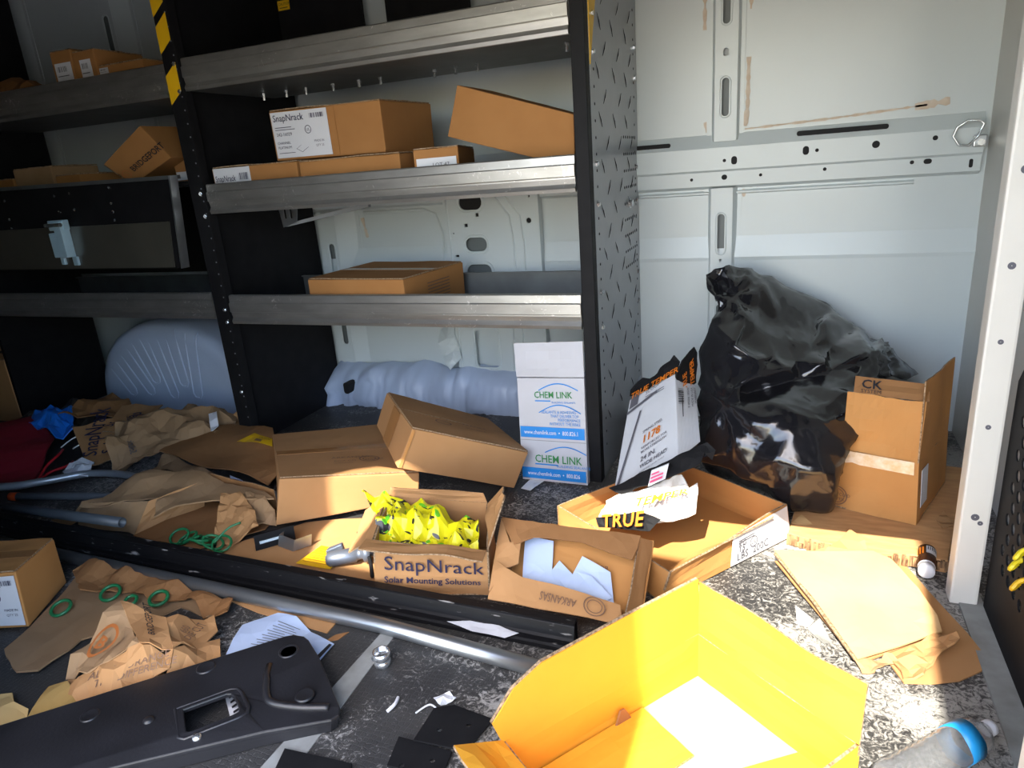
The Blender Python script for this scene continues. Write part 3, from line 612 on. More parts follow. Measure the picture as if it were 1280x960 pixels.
stay.hexa([(-2.375, 2.16, .84), (-2.368, 2.16, .84), (-2.368, 2.2, .84), (-2.375, 2.2, .84), (-2.335, 2.16, 1.21), (-2.328, 2.16, 1.21), (-2.328, 2.2, 1.21), (-2.335, 2.2, 1.21)])
link('door_stay', stay.mesh(), STEEL, sh)
mb = MB()
for x, z in ((-3.42, 1.165), (-3.42, 1.08), (-3.42, 1.04), (-3.08, 1.17), (-2.98, 1.175), (-3.07, 1.10), (-2.97, 1.105), (-2.73, 1.185), (-2.735, 1.12), (-2.735, 1.085), (-2.735, 1.05)): mb.lathe((x, 2.206 + .01 * (z - 1.1) * 5 - .004, z), (0, -1, 0), [(0, .006), (.006, .006), (.006, 0)], 6)
stuff(link('rivets', mb.mesh(), ZINC, dr))
# black back panels above the top shelf, small yellow caution sticker on one
for x0, x1 in ((-2.27, -1.82), (-1.70, -1.30)): 
    bp_ = link('back_panel', boxm((x0, 2.93, 1.62), (x1, 2.945, 2.25)), BLKM, sh)
    if x0 < -2: link('caution_sticker', boxm((-2.285 + .02, 2.9285, 1.905), (-2.20, 2.9305, 1.945)), HAZ, bp_); print_on(bp_, Face((-2.265, 2.9285, 1.905), (-2.20, 2.9285, 1.905), (-2.20, 2.9285, 1.945), (-2.265, 2.9285, 1.945)), [('CAUTION', .08, .5, .011), (rect2d(.045, .003), .15, .2, 1)], INK)
link('back_panel', boxm((-3.83, 2.765, .735), (-2.335, 2.775, 1.165)), BLKM, sh)
# slotted bracket under the middle shelf
bk = link('slotted_bracket', plate([(-2.05, .965), (-1.975, .985), (-1.96, 1.05), (-2.06, 1.05)], [rrect(-2.03, 1.02, .012, .04, .005), rrect(-2.0, 1.02, .012, .04, .005)], .004, XZ(2.45)), STEEL, sh)
link('bracket_arm', MB().hexa([(-2.04, 2.455, .966), (-1.72, 2.62, 1.02), (-1.72, 2.64, 1.02), (-2.04, 2.475, .966), (-2.04, 2.455, .978), (-1.72, 2.62, 1.04), (-1.72, 2.64, 1.04), (-2.04, 2.475, .978)]).mesh(), GREYP, bk)

# D-shaped lashing ring on the belt rail
dt = thing('lashing_ring', 'steel D-shaped lashing ring on the white wall rail beside the corner', 'ring', (.56, 2.97, 1.12))
pts = [(.545 + .036 * math.cos(a) * (1 if math.cos(a) < 0 else .7), 2.952, 1.135 + .042 * math.sin(a)) for a in [math.radians(100 + i * 20) for i in range(9)]] + [(.575, 2.955, 1.09), (.60, 2.958, 1.165)]
pts = [(.52, 2.95, 1.095), (.50, 2.95, 1.125), (.51, 2.95, 1.155), (.54, 2.95, 1.175), (.575, 2.95, 1.172), (.59, 2.952, 1.16), (.575, 2.953, 1.12), (.55, 2.953, 1.092), (.52, 2.95, 1.095)]
link('ring', MB().tube(pts, .0045, 8, False).mesh(), ZINC, dt, True)
link('bracket', MB().box((.565, 2.955, 1.085), (.605, 2.975, 1.125)).mesh(.004), STEEL, dt)
link('bracket_bolt', MB().lathe((.587, 2.955, 1.10), (0, -1, 0), [(0, .012), (.006, .012), (.006, 0)], 6).mesh(), ZINC, dt)

# ---------------------------------------------------------------- cartons on the shelves
UL = lambda u, v, r: [(ring2d(r, r * .14), u, v, 1), ('UL', u - .0, v, r * .7)]
def ul(f, u, v, r):   # certification mark: a ring round the letters
    return [(ring2d(r, r * .16), u, v, 1), ('UL', u - .62 * r / f.w, v - .36 * r / f.h, r * .75)]
def snap_label(t, f, u0, v0, u1, v1, full=True):
    o, lf = label_on(t, f, u0, v0, u1, v1)
    W_, H_ = lf.w, lf.h
    it = [('SnapNrack', .04, .80 if full else .42, H_ * (.15 if full else .27), 0, .008, 0, 1, .95 if full else .72), ]
    print_on(o, lf, [(bars(11, W_ * .26, H_ * (.10 if full else .30)), .70, .82 if full else .45, 1)], INKB, 'barcode')
    if full:
        it += [('242-16029', .06, .48, H_ * .075), ('CHANNEL', .05, .30, H_ * .06), ('PLATINUM', .05, .20, H_ * .06), ('MADE IN', .72, .30, H_ * .05), ('QTY 25', .74, .20, H_ * .05), (rect2d(W_ * .3, H_ * .012), .05, .66, 1), (rect2d(W_ * .36, H_ * .012), .05, .61, 1), (rect2d(W_ * .3, H_ * .012), .05, .10, 1)]
        it += ul(lf, .64, .58, H_ * .09)
        it += [(poly2d([(0, .2 * H_), (.1 * W_, .28 * H_), (.1 * W_, .285 * H_), (0, .207 * H_)]), .38, -.02, 1), (poly2d([(0, .2 * H_), (.10 * W_, .12 * H_), (.22 * W_, .22 * H_), (.22 * W_, .228 * H_), (.10 * W_, .13 * H_), (0, .21 * H_)]), .38, -.02, 1)]
    else: pass
    print_on(o, lf, it[:1], INKB)
    if it[1:]: stuff(print_on(o, lf, it[1:], INKB, 'small_print'))
t, F = carton('cardboard_box', 'large brown carton with white printed label, topmost on the middle shelf', 'box',
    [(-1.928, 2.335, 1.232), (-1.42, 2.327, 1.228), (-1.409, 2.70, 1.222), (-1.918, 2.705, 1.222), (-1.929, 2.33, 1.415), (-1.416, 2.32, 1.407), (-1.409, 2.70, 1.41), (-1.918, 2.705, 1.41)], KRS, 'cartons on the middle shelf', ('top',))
snap_label(t, F['front'], .02, .05, .54, .97)
link('side_seam', F['front'].quad(.60, .02, .606, .98, .004), TAPE, t)
def bx(x0, y0, z0, x1, y1, z1): return [(x0, y0, z0), (x1, y0, z0), (x1, y1, z0), (x0, y1, z0), (x0, y0, z1), (x1, y0, z1), (x1, y1, z1), (x0, y1, z1)]
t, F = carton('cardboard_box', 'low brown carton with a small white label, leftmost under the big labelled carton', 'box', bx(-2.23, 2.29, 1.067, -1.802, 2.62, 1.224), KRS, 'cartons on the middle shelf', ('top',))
snap_label(t, F['front'], -.0 + .02, .42, .46, .99, False)
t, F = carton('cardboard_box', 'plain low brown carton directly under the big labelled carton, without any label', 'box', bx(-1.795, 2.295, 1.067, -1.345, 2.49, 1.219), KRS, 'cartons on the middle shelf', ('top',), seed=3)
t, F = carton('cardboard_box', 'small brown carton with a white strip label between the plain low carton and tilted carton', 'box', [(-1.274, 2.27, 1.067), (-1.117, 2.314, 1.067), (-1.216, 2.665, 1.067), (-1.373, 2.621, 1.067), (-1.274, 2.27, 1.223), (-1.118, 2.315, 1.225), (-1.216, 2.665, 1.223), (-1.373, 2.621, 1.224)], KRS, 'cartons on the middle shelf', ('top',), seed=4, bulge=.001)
o, lf = label_on(t, F['front'], .06, .50, .95, .80); print_on(o, lf, [('LOT 47', .4, .35, .014)], INKGR)
t, F = carton('cardboard_box', 'plain pale carton tipped up on its corner beside the right upright', 'box',
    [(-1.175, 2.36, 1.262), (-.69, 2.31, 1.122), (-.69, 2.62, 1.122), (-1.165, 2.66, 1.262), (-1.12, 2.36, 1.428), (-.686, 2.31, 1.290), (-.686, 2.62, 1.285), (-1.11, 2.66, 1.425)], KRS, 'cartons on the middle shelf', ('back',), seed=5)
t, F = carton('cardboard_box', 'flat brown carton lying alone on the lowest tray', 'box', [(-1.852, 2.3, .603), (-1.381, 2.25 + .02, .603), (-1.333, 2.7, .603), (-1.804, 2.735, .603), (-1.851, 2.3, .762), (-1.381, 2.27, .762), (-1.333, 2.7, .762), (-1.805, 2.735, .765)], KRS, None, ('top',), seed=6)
print_on(t, F['right'], [(rect2d(.16, .004), .35, .25 + .08 * k, 1) for k in range(7)], INKBR, 'faded_print', .0045)
UP = 'cartons on the top left shelf'
for i, (x0, x1, z1, lab, lb) in enumerate([(-3.05, -2.925, 1.762, (.15, .50, .95, .80), 'brown carton with low white label, leftmost of three on the top left shelf'), (-2.915, -2.785, 1.745, (.30, .52, .80, .85), 'brown carton with a small square label, middle of three on the top left shelf'), (-2.775, -2.52, 1.675, (.02, .80, .22, .95), 'long torn brown carton nearest the striped upright on the top left shelf')]):
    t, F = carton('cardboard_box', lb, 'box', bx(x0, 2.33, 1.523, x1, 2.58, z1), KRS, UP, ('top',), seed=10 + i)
    o, lf = label_on(t, F['front'], *lab); print_on(o, lf, [(bars(8, lf.w * .6, lf.h * .3), .15, .5, 1), (rect2d(lf.w * .7, lf.h * .05), .1, .25, 1)], INKGR)
solo('crumpled_paper', 'crumpled brown packing paper at the far left of the top shelf', 'paper', sheet([(-3.75, 2.30, 1.53), (-3.45, 2.28, 1.53), (-3.22, 2.34, 1.56), (-3.25, 2.55, 1.60), (-3.5, 2.62, 1.6), (-3.8, 2.55, 1.56)], .004, .04, .03, .1, 4, inner=[(-3.5, 2.45, 1.72), (-3.35, 2.42, 1.70)]), KRD)
LW = 'low boxes behind the drop-down door'
for i, (x0, x1, y0, z1, lb) in enumerate([(-3.68, -3.52, 2.33, 1.262, 'brown box at the left edge above the drop-down door'), (-3.50, -3.235, 2.33, 1.302, 'wide brown box standing highest above the drop-down door'), (-3.22, -3.06, 2.33, 1.256, 'low brown box between the wide box and the tilted printed carton'), (-2.545, -2.40, 2.40, 1.275, 'small brown box squeezed between tilted printed carton and striped upright')]):
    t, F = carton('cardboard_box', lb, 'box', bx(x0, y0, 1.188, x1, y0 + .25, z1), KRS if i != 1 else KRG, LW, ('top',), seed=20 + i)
    if i == 3: label_on(t, F['front'], .05, .05, .9, .45)
t, F = carton('cardboard_box', 'brown carton with slanted black lettering tilted on its corner above the drop-down door', 'box',
    [(-2.705, 2.305, 1.19), (-2.452, 2.305, 1.285), (-2.452, 2.50, 1.285), (-2.705, 2.50, 1.19), (-2.855, 2.305, 1.287), (-2.59, 2.305, 1.424), (-2.59, 2.50, 1.424), (-2.855, 2.50, 1.287)], KRS, None, ('left',), seed=30, bulge=.001)
f = Face((-2.705, 2.305, 1.19), (-2.452, 2.305, 1.285), (-2.59, 2.305, 1.424), (-2.855, 2.305, 1.287))
print_on(t, f, [('BRIDGEPORT', .26, .26, .030, 0, .02, 0, 1, .9)], INK, 'printed_text', .004); print_on(t, f, [(ring2d(.024, .005), .12, .33, 1), ('B', .075, .27, .022)], INKR, 'printed_mark', .004)
t, F = carton('cardboard_box', 'tall brown carton partly seen at the far left edge beyond the black side panel', 'box', bx(-4.35, 2.25, .003, -3.88, 2.5, .36), KR, None, ('top',), seed=31)

# ---------------------------------------------------------------- cartons on the floor under the shelves
t, F = carton('cardboard_box', 'closed brown carton with a taped seam and round stamp, patch of sunlight on its front', 'box',
    [(-1.601, 1.614, .036), (-1.224, 1.928, .02), (-1.588, 2.354, .02), (-1.955, 2.044, .02), (-1.577, 1.644, .199), (-1.211, 1.939, .122), (-1.585, 2.361, .12), (-1.967, 2.059, .16)], KR, None, ('top',), seed=40)
print_on(t, F['top'], [(ring2d(.030, .004, 24, 1.25), .68, .27, 1), (ring2d(.02, .003, 24, 1.25), .68, .27, 1), ('RECYCLE', .645, .25, .012), ('ARKANSAS', .40, .30, .02), ('BOX CO', .41, .24, .015), (rect2d(.07, .003), .40, .21, 1)], INKBR, 'printed_stamp', .0075)
t, F = carton('cardboard_box', 'closed brown carton tipped over against the stamped carton, tape on its end', 'box',
    [(-1.234, 1.842, .184), (-.924, 2.121, .004), (-1.24, 2.41, .004), (-1.516, 2.158, .197), (-1.181, 1.882, .318), (-.872, 2.162, .135), (-1.165, 2.45, .138), (-1.47, 2.194, .326)], KR, None, ('top',), seed=41, tape=False)
F2 = F['left']; link('tape_strip', F2.quad(.36, .02, .60, .98, .004), TAPE, t)
link('corner_strip', F['front'].quad(.004, .02, .028, .98, .0035), KRO, t)
print_on(t, F['top'], [(ring2d(.025, .004, 20, 1.3), .35, .35, 1), ('FRAGILE', .55, .42, .02), ('HANDLE', .55, .32, .016)], INKBR, 'printed_stamp', .007)

# white flat carton with green and blue print
c = [(-.922, 2.205, .003), (-.665, 2.205, .003), (-.665, 2.236, .003), (-.922, 2.236, .003), (-.932, 2.246, .395), (-.673, 2.246, .405), (-.673, 2.276, .405), (-.932, 2.276, .395)]
t, F = carton('white_carton', 'white carton with green lettering and two blue bands standing against the upright', 'box', c, WCART, None, (), seed=42, bulge=.001, bev=.002)
f0 = Face((-.922, 2.205, .003), (-.665, 2.205, .003), (-.677, 2.26, .537), (-.937, 2.26, .522))
plink('flap', panel([(-.933, 2.247, .399), (-.673, 2.247, .409), (-.677, 2.262, .537), (-.940, 2.262, .524)], .004, (6, 4), .002, 3), WCART, t, KRL)
link('blue_band', f0.quad(.02, .325, .985, .405, .0045), INKBL, t); link('blue_band', f0.quad(.01, .02, .985, .10, .0045), INKBL, t)
for it in (('CHEM LINK', .26, .615, .025, 0, .012, 0, 1, .82), ('CHEM LINK', .22, .145, .030, 0, .012, 0, 1, .86)): print_on(t, f0, [it], INKG, 'green_lettering', .0045)
def arc2d(w, h, n=14, t_=.004):
    def f(_):
        pts = [(w * k / n, h * math.sin(PI * k / n)) for k in range(n + 1)]; return [(x, y) for x, y in pts] + [(x, y + t_) for x, y in pts], [(k, k + 1, n + 2 + k, n + 1 + k) for k in range(n)]
    return f
print_on(t, f0, [(arc2d(.15, .025), .33, .665, 1), (rect2d(.06, .004), .27, .59, 1), ('BUILDING SEALANTS', .52, .578, .007), (arc2d(.16, .03), .32, .505, 1), ('SEALANTS & ADHESIVES', .36, .505, .0115, 0, 0, 0, 1, .78), ('THAT DELIVER TOP', .49, .477, .0115, 0, 0, 0, 1, .78), ('PERFORMANCE', .60, .449, .0115, 0, 0, 0, 1, .78), ('WITHOUT THE RISKS', .47, .421, .0115, 0, 0, 0, 1, .78), (arc2d(.16, .025), .38, .215, 1), (rect2d(.09, .005), .22, .125, 1), ('BUILDING SEALANTS', .55, .115, .010)], INKBL, 'blue_lettering', .0045)
print_on(t, f0, [('www.chemlink.com  •  800.826.1', .08, .352, .016, 0, .01, 0, 1, .72), ('www.chemlink.com  •  800.826', .10, .046, .016, 0, .01, 0, 1, .74)], WHT, 'white_lettering', .0062)
link('fold_line', f0.quad(.0, .302, 1, .306, .003), GREYT, t)
solo('plastic_film', 'strip of clear plastic film on the floor left of the white lettered carton', 'film', sheet([(-.90, 2.13, .004), (-.86, 2.12, .004), (-.82, 2.27, .004), (-.85, 2.30, .004), (-.89, 2.22, .004)], .002, .03, .003, .05, 9), PLASTIC)

# open carton with yellow wrapping
c = [(-1.071, 1.398, .004), (-.747, 1.485, .004), (-.83, 1.724, .004), (-1.136, 1.636, .004), (-1.054, 1.403, .18), (-.735, 1.476, .150), (-.838, 1.716, .165), (-1.145, 1.637, .19)]
t, F = open_box('open_carton', 'open brown carton with dark lettering on its front, holding yellow printed wrapping', 'box', c, KR, None, .005, [('front', 82, .07, -.06, .98, .0), ('back', 14, .03), ('left', 118, .09), ('right', 24, .12, .05, .95, .35)], seed=50)
for it in (('SnapNrack', .09, .50, .048, 0, .0), ('Solar Mounting Solutions', .09, .26, .022, 0, .016, 0, 1, .92)): print_on(t, F['front'], [it], INKB, 'printed_text', .006)
w = sheet([(-1.215, 1.60, .195), (-1.20, 1.63, .21), (-1.12, 1.61, .185), (-1.10, 1.625, .185), (-1.06, 1.625, .195), (-1.0, 1.64, .185), (-.89, 1.62, .145), (-.835, 1.635, .15), (-.785, 1.52, .13), (-.775, 1.485, .09), (-.88, 1.455, .10), (-1.0, 1.425, .11), (-1.055, 1.42, .13), (-1.13, 1.54, .175)],
    .001, .016, .050, .08, 7, inner=[(-.95, 1.53, .19), (-1.05, 1.53, .19), (-.86, 1.54, .17), (-.98, 1.59, .195), (-1.13, 1.59, .205), (-.95, 1.47, .155), (-1.03, 1.47, .165), (-.87, 1.50, .15)], power=4)
solo('yellow_wrapper', 'crumpled yellow plastic wrapping with black and green print inside the open lettered carton', 'wrapping', w, WRAP)

# open carton on its side with pale blue papers
n_ = V((-.011, -.455, .890))
a, b, c_, d_ = V((-.713, 1.408, .06)), V((-.342, 1.399, .06)), V((-.349, 1.617, .17)), V((-.756, 1.624, .17))
dv = V((.03, .045, -.034))
cs = [a, b, b + dv, a + dv, d_, c_, c_ + dv, d_ + dv]
t = thing('open_carton', 'shallow open carton tipped towards the viewer with torn flaps and pale blue papers inside', 'box', (-.54, 1.51, .003))
fr = [(a, d_, d_ + dv, a + dv), (d_, c_, c_ + dv, d_ + dv), (c_, b, b + dv, c_ + dv), (b, a, a + dv, b + dv), (a + dv, d_ + dv, c_ + dv, b + dv)]
for k, q in enumerate(fr): plink('wall' if k < 4 else 'bottom', panel(q, .005, (8, 4), .002, 60 + k), KR if k != 4 else KRO, t)
side = Face(b, b + dv, c_ + dv, c_)
lowf = [(-.712, 1.396, .060), (-.345, 1.386, .060), (-.362, 1.428, .087), (-.549, 1.455, .098), (-.634, 1.459, .099), (-.69, 1.475, .11), (-.725, 1.497, .115)]
plane_ = ((1, 0, 0), (0, .89, .455))
link('flap', sheet(lowf, .004, .03, .006, .12, 61, plane=plane_), KR, t)
link('flap', sheet([(-.75, 1.616, .178), (-.346, 1.612, .180), (-.355, 1.544, .146), (-.412, 1.552, .150), (-.50, 1.578, .158), (-.636, 1.571, .156), (-.665, 1.55, .15), (-.692, 1.541, .140)], .004, .03, .006, .1, 62, plane=plane_, jag=.003), KRD, t)
link('flap', sheet([(-.713, 1.41, .068), (-.69, 1.476, .106), (-.66, 1.50, .112), (-.672, 1.56, .145), (-.70, 1.545, .145), (-.752, 1.615, .178)], .004, .03, .004, .1, 63, plane=plane_), KR, t)
lf = Face((-.352, 1.43, .09), (-.725, 1.49, .11), (-.712, 1.40, .060), (-.345, 1.391, .060))
print_on(t, lf, [('ARKANSAS', .33, .48, .015, 0, .012, .2), (ring2d(.020, .002, 24, 1.5), .20, .55, 1), (ring2d(.014, .0015, 24, 1.5), .20, .55, 1)], INKBR, 'printed_text', .009)
inn = Face(c_ + dv, d_ + dv, a + dv, b + dv)
print_on(t, inn, [('BOX', .28, .42, .014)], INKBR, 'printed_text', .008)
P1 = [(-.68, 1.616, .133), (-.593, 1.607, .13), (-.573, 1.528, .089), (-.561, 1.556, .104), (-.516, 1.527, .089), (-.5, 1.575, .115), (-.414, 1.543, .099), (-.385, 1.46, .057), (-.481, 1.481, .066), (-.649, 1.495, .072)]
solo('paper_sheet', 'pale blue notched paper sheet inside the tipped open carton', 'paper', sheet(P1, .0012, .03, .008, .14, 64, plane=plane_), BLUEP, 'pale blue papers')
P2 = [(-.54, 1.49, .084), (-.50, 1.525, .096), (-.46, 1.52, .096), (-.392, 1.468, .075), (-.41, 1.455, .068), (-.52, 1.474, .078)]
solo('paper_sheet', 'curled grey-blue paper corner lying on the notched pale blue sheet', 'paper', sheet(P2, .0012, .03, .01, .1, 65, plane=plane_), BLUEP, 'pale blue papers')

# wide open carton with labels
c = [(-.664, 1.852, .004), (-.288, 1.577, .006), (.031, 2.006, .004), (-.366, 2.278, .004), (-.664, 1.852, .105), (-.263, 1.582, .097), (.016, 2.006, .114), (-.366, 2.278, .105)]
t, F = open_box('open_carton', 'wide shallow open carton with a white label on its corner, under the torn tool carton', 'box', c, KRO, None, .005, [], seed=70)
o, lf = label_on(t, F['right'], .50, .04, .99, .97, d=.003)
print_on(o, lf, [('LBS  200C', .08, .12, .024), ('15', .1, .38, .022), ('KG', .1, .55, .018)] + ul(lf, .36, .5, .017) + [(rect2d(.07, .003), .1, .75, 1), (rect2d(.07, .003), .1, .68, 1)], INKGR)
q = [(-.262, 1.590, .100), (-.02, 1.93, .110), (-.075, 1.965, .050), (-.318, 1.628, .045)]
plink('flap', panel(q, .004, (10, 4), .004, 71), KRO, t)
# torn tool carton leaning in it
t, F = carton('long_carton', 'torn white and black tool carton leaning upright with its end flaps burst open', 'box',
    [(-.503, 1.95, .123), (-.295, 1.92, .268), (-.24, 2.02, .291), (-.448, 2.05, .146), (-.512, 2.25, .331), (-.346, 2.2, .451), (-.294, 2.3, .393), (-.46, 2.35, .273)], mat('grey_white_card', (.55, .57, .60), .7, 0, (.50, .52, .55), 10, .5), None, (), seed=72, bulge=.002)
f = F['front']
print_on(t, f, [(poly2d([(0, 0), (.012, 0), (.075, .27), (.066, .27)]), .05, .03, 1), (poly2d([(0, 0), (.16, .03), (.16, .042), (0, .012)]), .02, .80, 1), (poly2d([(0, 0), (.045, .005), (.05, .06), (.004, .055)]), .06, .86, 1), ('SPRING STEEL', .42, .475, .011, 8, .01), ('REINFORCED FOR', .42, .30, .010, 8, .01), ('MORE STRENGTH', .42, .255, .010, 8, .01), ('24 IN.', .42, .165, .019, 8, .02, .2), ('WIDE HEAD', .42, .095, .015, 8, .02, .2), ('SNOW AND GRAIN TOOLS', .42, .05, .006, 8), ('SCOOP', .40, .93, .017, 8), (rect2d(.10, .003), .40, .90, 1), (rect2d(.10, .003), .40, .875, 1)], INKGR, 'dark_print', .005)
print_on(t, f, [('1178', .42, .36, .030, 8, .04, .2)], INKO, 'orange_print', .006)
print_on(t, F['right'], [(bars(12, .07, .03), .35, .62, 1, 90), ('0 49206 18500', .62, .55, .012, 90), ('MADE IN USA', .80, .56, .012, 90), ('WARRANTY', .95, .6, .012, 90), (rect2d(.09, .004), .3, .45, 1, 90)], INK, 'dark_print', .005)
SL = ((.82, -.1, .57), (0, .8, .6))
link('end_flap', sheet([(-.508, 2.26, .34), (-.518, 2.28, .36), (-.473, 2.3, .40), (-.446, 2.28, .404), (-.392, 2.26, .465), (-.359, 2.25, .50), (-.336, 2.24, .481), (-.346, 2.2, .451)], .004, .02, .01, .05, 73, plane=SL), BLKM, t)
ft = Face((-.512, 2.235, .325), (-.346, 2.185, .447), (-.346, 2.21, .47), (-.51, 2.265, .35))
print_on(t, ft, [('TRUE TEMPER', .06, .1, .026, 0, .02)], INKO, 'orange_print', .006)
link('end_flap', sheet([(-.340, 2.188, .451), (-.325, 2.21, .493), (-.294, 2.27, .524), (-.286, 2.29, .499), (-.288, 2.285, .394), (-.333, 2.175, .374)], .004, .02, .004, .05, 74, plane=((.45, .88, -.1), (0, .1, 1))), BLKM, t)
ft = Face((-.288, 2.28, .396), (-.292, 2.26, .515), (-.338, 2.188, .452), (-.333, 2.175, .376))
print_on(t, ft, [('TRUE', .12, .58, .026, 0, .03, .2, 1, .9), ('TEMPER', .08, .18, .026, 0, .03, .2, 1, .8)], INKO, 'orange_print', .007)
W1 = mat('scuffed_white_card', (.70, .69, .66), .8, 0, (.30, .24, .18), 9, .8, .2, 40, lo=.45, hi=.7)
link('end_flap', sheet([(-.522, 1.92, .107), (-.407, 1.9, .167), (-.281, 1.87, .253), (-.249, 1.84, .214), (-.226, 1.85, .23), (-.227, 1.78, .176), (-.282, 1.76, .149), (-.326, 1.75, .141), (-.402, 1.76, .133), (-.512, 1.78, .110)], .004, .02, .018, .07, 75, plane=((.9, 0, .4), (-.2, .9, .3)), jag=.004), W1, t)
link('end_flap', sheet([(-.511, 1.93, .145), (-.357, 1.9, .25), (-.206, 1.88, .35), (-.183, 1.86, .338), (-.19, 1.86, .305), (-.211, 1.85, .33), (-.218, 1.84, .299), (-.311, 1.84, .244), (-.362, 1.86, .208), (-.47, 1.9, .145)], .004, .02, .008, .07, 76, plane=((.82, 0, .57), (-.4, .7, .57)), jag=.002), BLKM, t)
link('end_flap', sheet([(-.513, 1.77, .126), (-.374, 1.74, .179), (-.315, 1.74, .161), (-.345, 1.73, .126), (-.501, 1.75, .105)], .004, .02, .006, .06, 77, plane=((.95, -.1, .2), (0, .2, 1)), jag=.002), BLKM, t)
ft = Face((-.50, 1.742, .102), (-.36, 1.722, .135), (-.36, 1.732, .175), (-.51, 1.762, .126))
print_on(t, ft, [('TRUE', .12, .22, .036, 0, .035, .15, 1.1)], INKO, 'orange_print', .008)
ft = Face((-.40, 1.752, .146), (-.24, 1.79, .20), (-.25, 1.83, .24), (-.40, 1.86, .19))
print_on(t, ft, [('TEMPER', .02, .25, .035, 0, .03, .15)], INKO, 'orange_print', .016)
link('paper_label', MB().hexa([(-.372, 1.852, .205), (-.318, 1.836, .243), (-.318, 1.842, .243), (-.372, 1.858, .205), (-.364, 1.868, .25), (-.31, 1.852, .285), (-.31, 1.858, .285), (-.364, 1.874, .25)]).mesh(), WHT, t)
ft = Face((-.372, 1.850, .205), (-.318, 1.834, .243), (-.31, 1.850, .285), (-.364, 1.866, .25))
print_on(t, ft, [(rect2d(.05, .008), .1, .15, 1), (rect2d(.05, .006), .1, .42, 1), (rect2d(.03, .006), .1, .65, 1)], INKP, 'pink_print', .003)

# carton behind the bin bag on a slab of particle board
pv = [(.022, 1.965, .004), (.10, 1.94, .004), (.242, 1.91, .004), (.34, 1.925, .004), (.425, 1.915, .004), (.445, 2.0, .004), (.59, 2.55, .004), (.10, 2.62, .004)]
mb = MB(); n = len(pv); mb.add([(x, y, .002) for x, y, z in pv] + [(x, y, .040) for x, y, z in pv], [tuple(range(n, 2 * n)), tuple(range(n - 1, -1, -1))] + [(i, (i + 1) % n, n + (i + 1) % n, n + i) for i in range(n)])
t = thing('particle_board', 'slab of brown particle board with a splintered front edge under the box behind the bag', 'board', (.28, 2.25, .002))
link('slab', mb.mesh(.002), PLY, t)
rnd = random.Random(8); mb = MB(); edge = [V(p) for p in pv[:5]]
for i in range(4):
    a, b = edge[i], edge[i + 1]; m = int((b - a).length / .009)
    for k in range(m):
        p = a.lerp(b, (k + rnd.random()) / m); h = rnd.uniform(.012, .034); d = rnd.uniform(.002, .012); w_ = rnd.uniform(.002, .006); z0 = rnd.uniform(.002, .038 - h + .002)
        mb.box((p.x - w_, p.y - d, max(.002, z0)), (p.x + w_, p.y + .006, z0 + h))
stuff(link('splinters', mb.mesh(), PLYE, t))
c = [(.02, 2.209, .042), (.373, 2.094, .042), (.50, 2.42, .042), (.152, 2.545, .042), (.024, 2.217, .235), (.362, 2.092, .244), (.49, 2.42, .225), (.152, 2.555, .23)]
t, F = open_box('open_carton', 'tall brown carton with raised flaps and round stamp, half under the black bin bag', 'box', c, KRO, None, .005, [('front', 1, .185, .42, 1.0, .0), ('right', 2, .25, .0, .98, .0)], seed=80)
ff = Face(*[V(p) for p in ((.10, 2.188, .47), (.372, 2.12, .494), (.36, 2.155, .54), (.11, 2.22, .52))])
plink('flap_strip', panel([(.185, 2.165, .421), (.372, 2.103, .429), (.375, 2.145, .467), (.19, 2.205, .465)], .004, (6, 3), .002, 81), KRD, t)
print_on(t, Face((.185, 2.165, .421), (.372, 2.103, .429), (.375, 2.145, .467), (.19, 2.205, .465)), [('CK', .10, .35, .03, 0, .02), ('SYSTEM', .1, .1, .012)], INK, 'printed_text', .004)
print_on(t, F['front'], [(ring2d(.032, .003, 28), .40, .22, 1), (ring2d(.024, .002, 28), .40, .22, 1), ('RECYCLED', .33, .22, .010), ('PAPER', .36, .14, .010)], INKBR, 'printed_stamp', .006)
link('clear_tape', F['front'].quad(.42, .80, .97, 1.0, .004), CLTAPE, t)
label_on(t, F['right'], .06, .25, .26, .85)
# bin bag
BO = [(-.311, 2.72, .691), (-.281, 2.74, .712), (-.244, 2.76, .711), (-.161, 2.8, .697), (-.088, 2.82, .664), (-.044, 2.83, .631), (.079, 2.85, .577), (.16, 2.84, .523), (.231, 2.82, .469), (.286, 2.8, .429), (.325, 2.74, .43), (.343, 2.72, .412), (.399, 2.8, .342), (.458, 2.82, .289), (.376, 2.66, .323), (.28, 2.5, .375), (.253, 2.36, .378), (.224, 2.22, .319), (.215, 2.18, .315), (.182, 2.12, .264), (.17, 2.1, .232), (.158, 2.07, .161), (.139, 2.05, .142), (.074, 2.05, .121), (.017, 2.04, .138), (-.041, 2.05, .159), (-.113, 2.07, .161), (-.191, 2.12, .161), (-.251, 2.16, .166), (-.272, 2.2, .19), (-.277, 2.28, .276), (-.289, 2.35, .369), (-.289, 2.43, .463), (-.275, 2.5, .548), (-.254, 2.58, .59), (-.247, 2.6, .616), (-.292, 2.66, .643)]
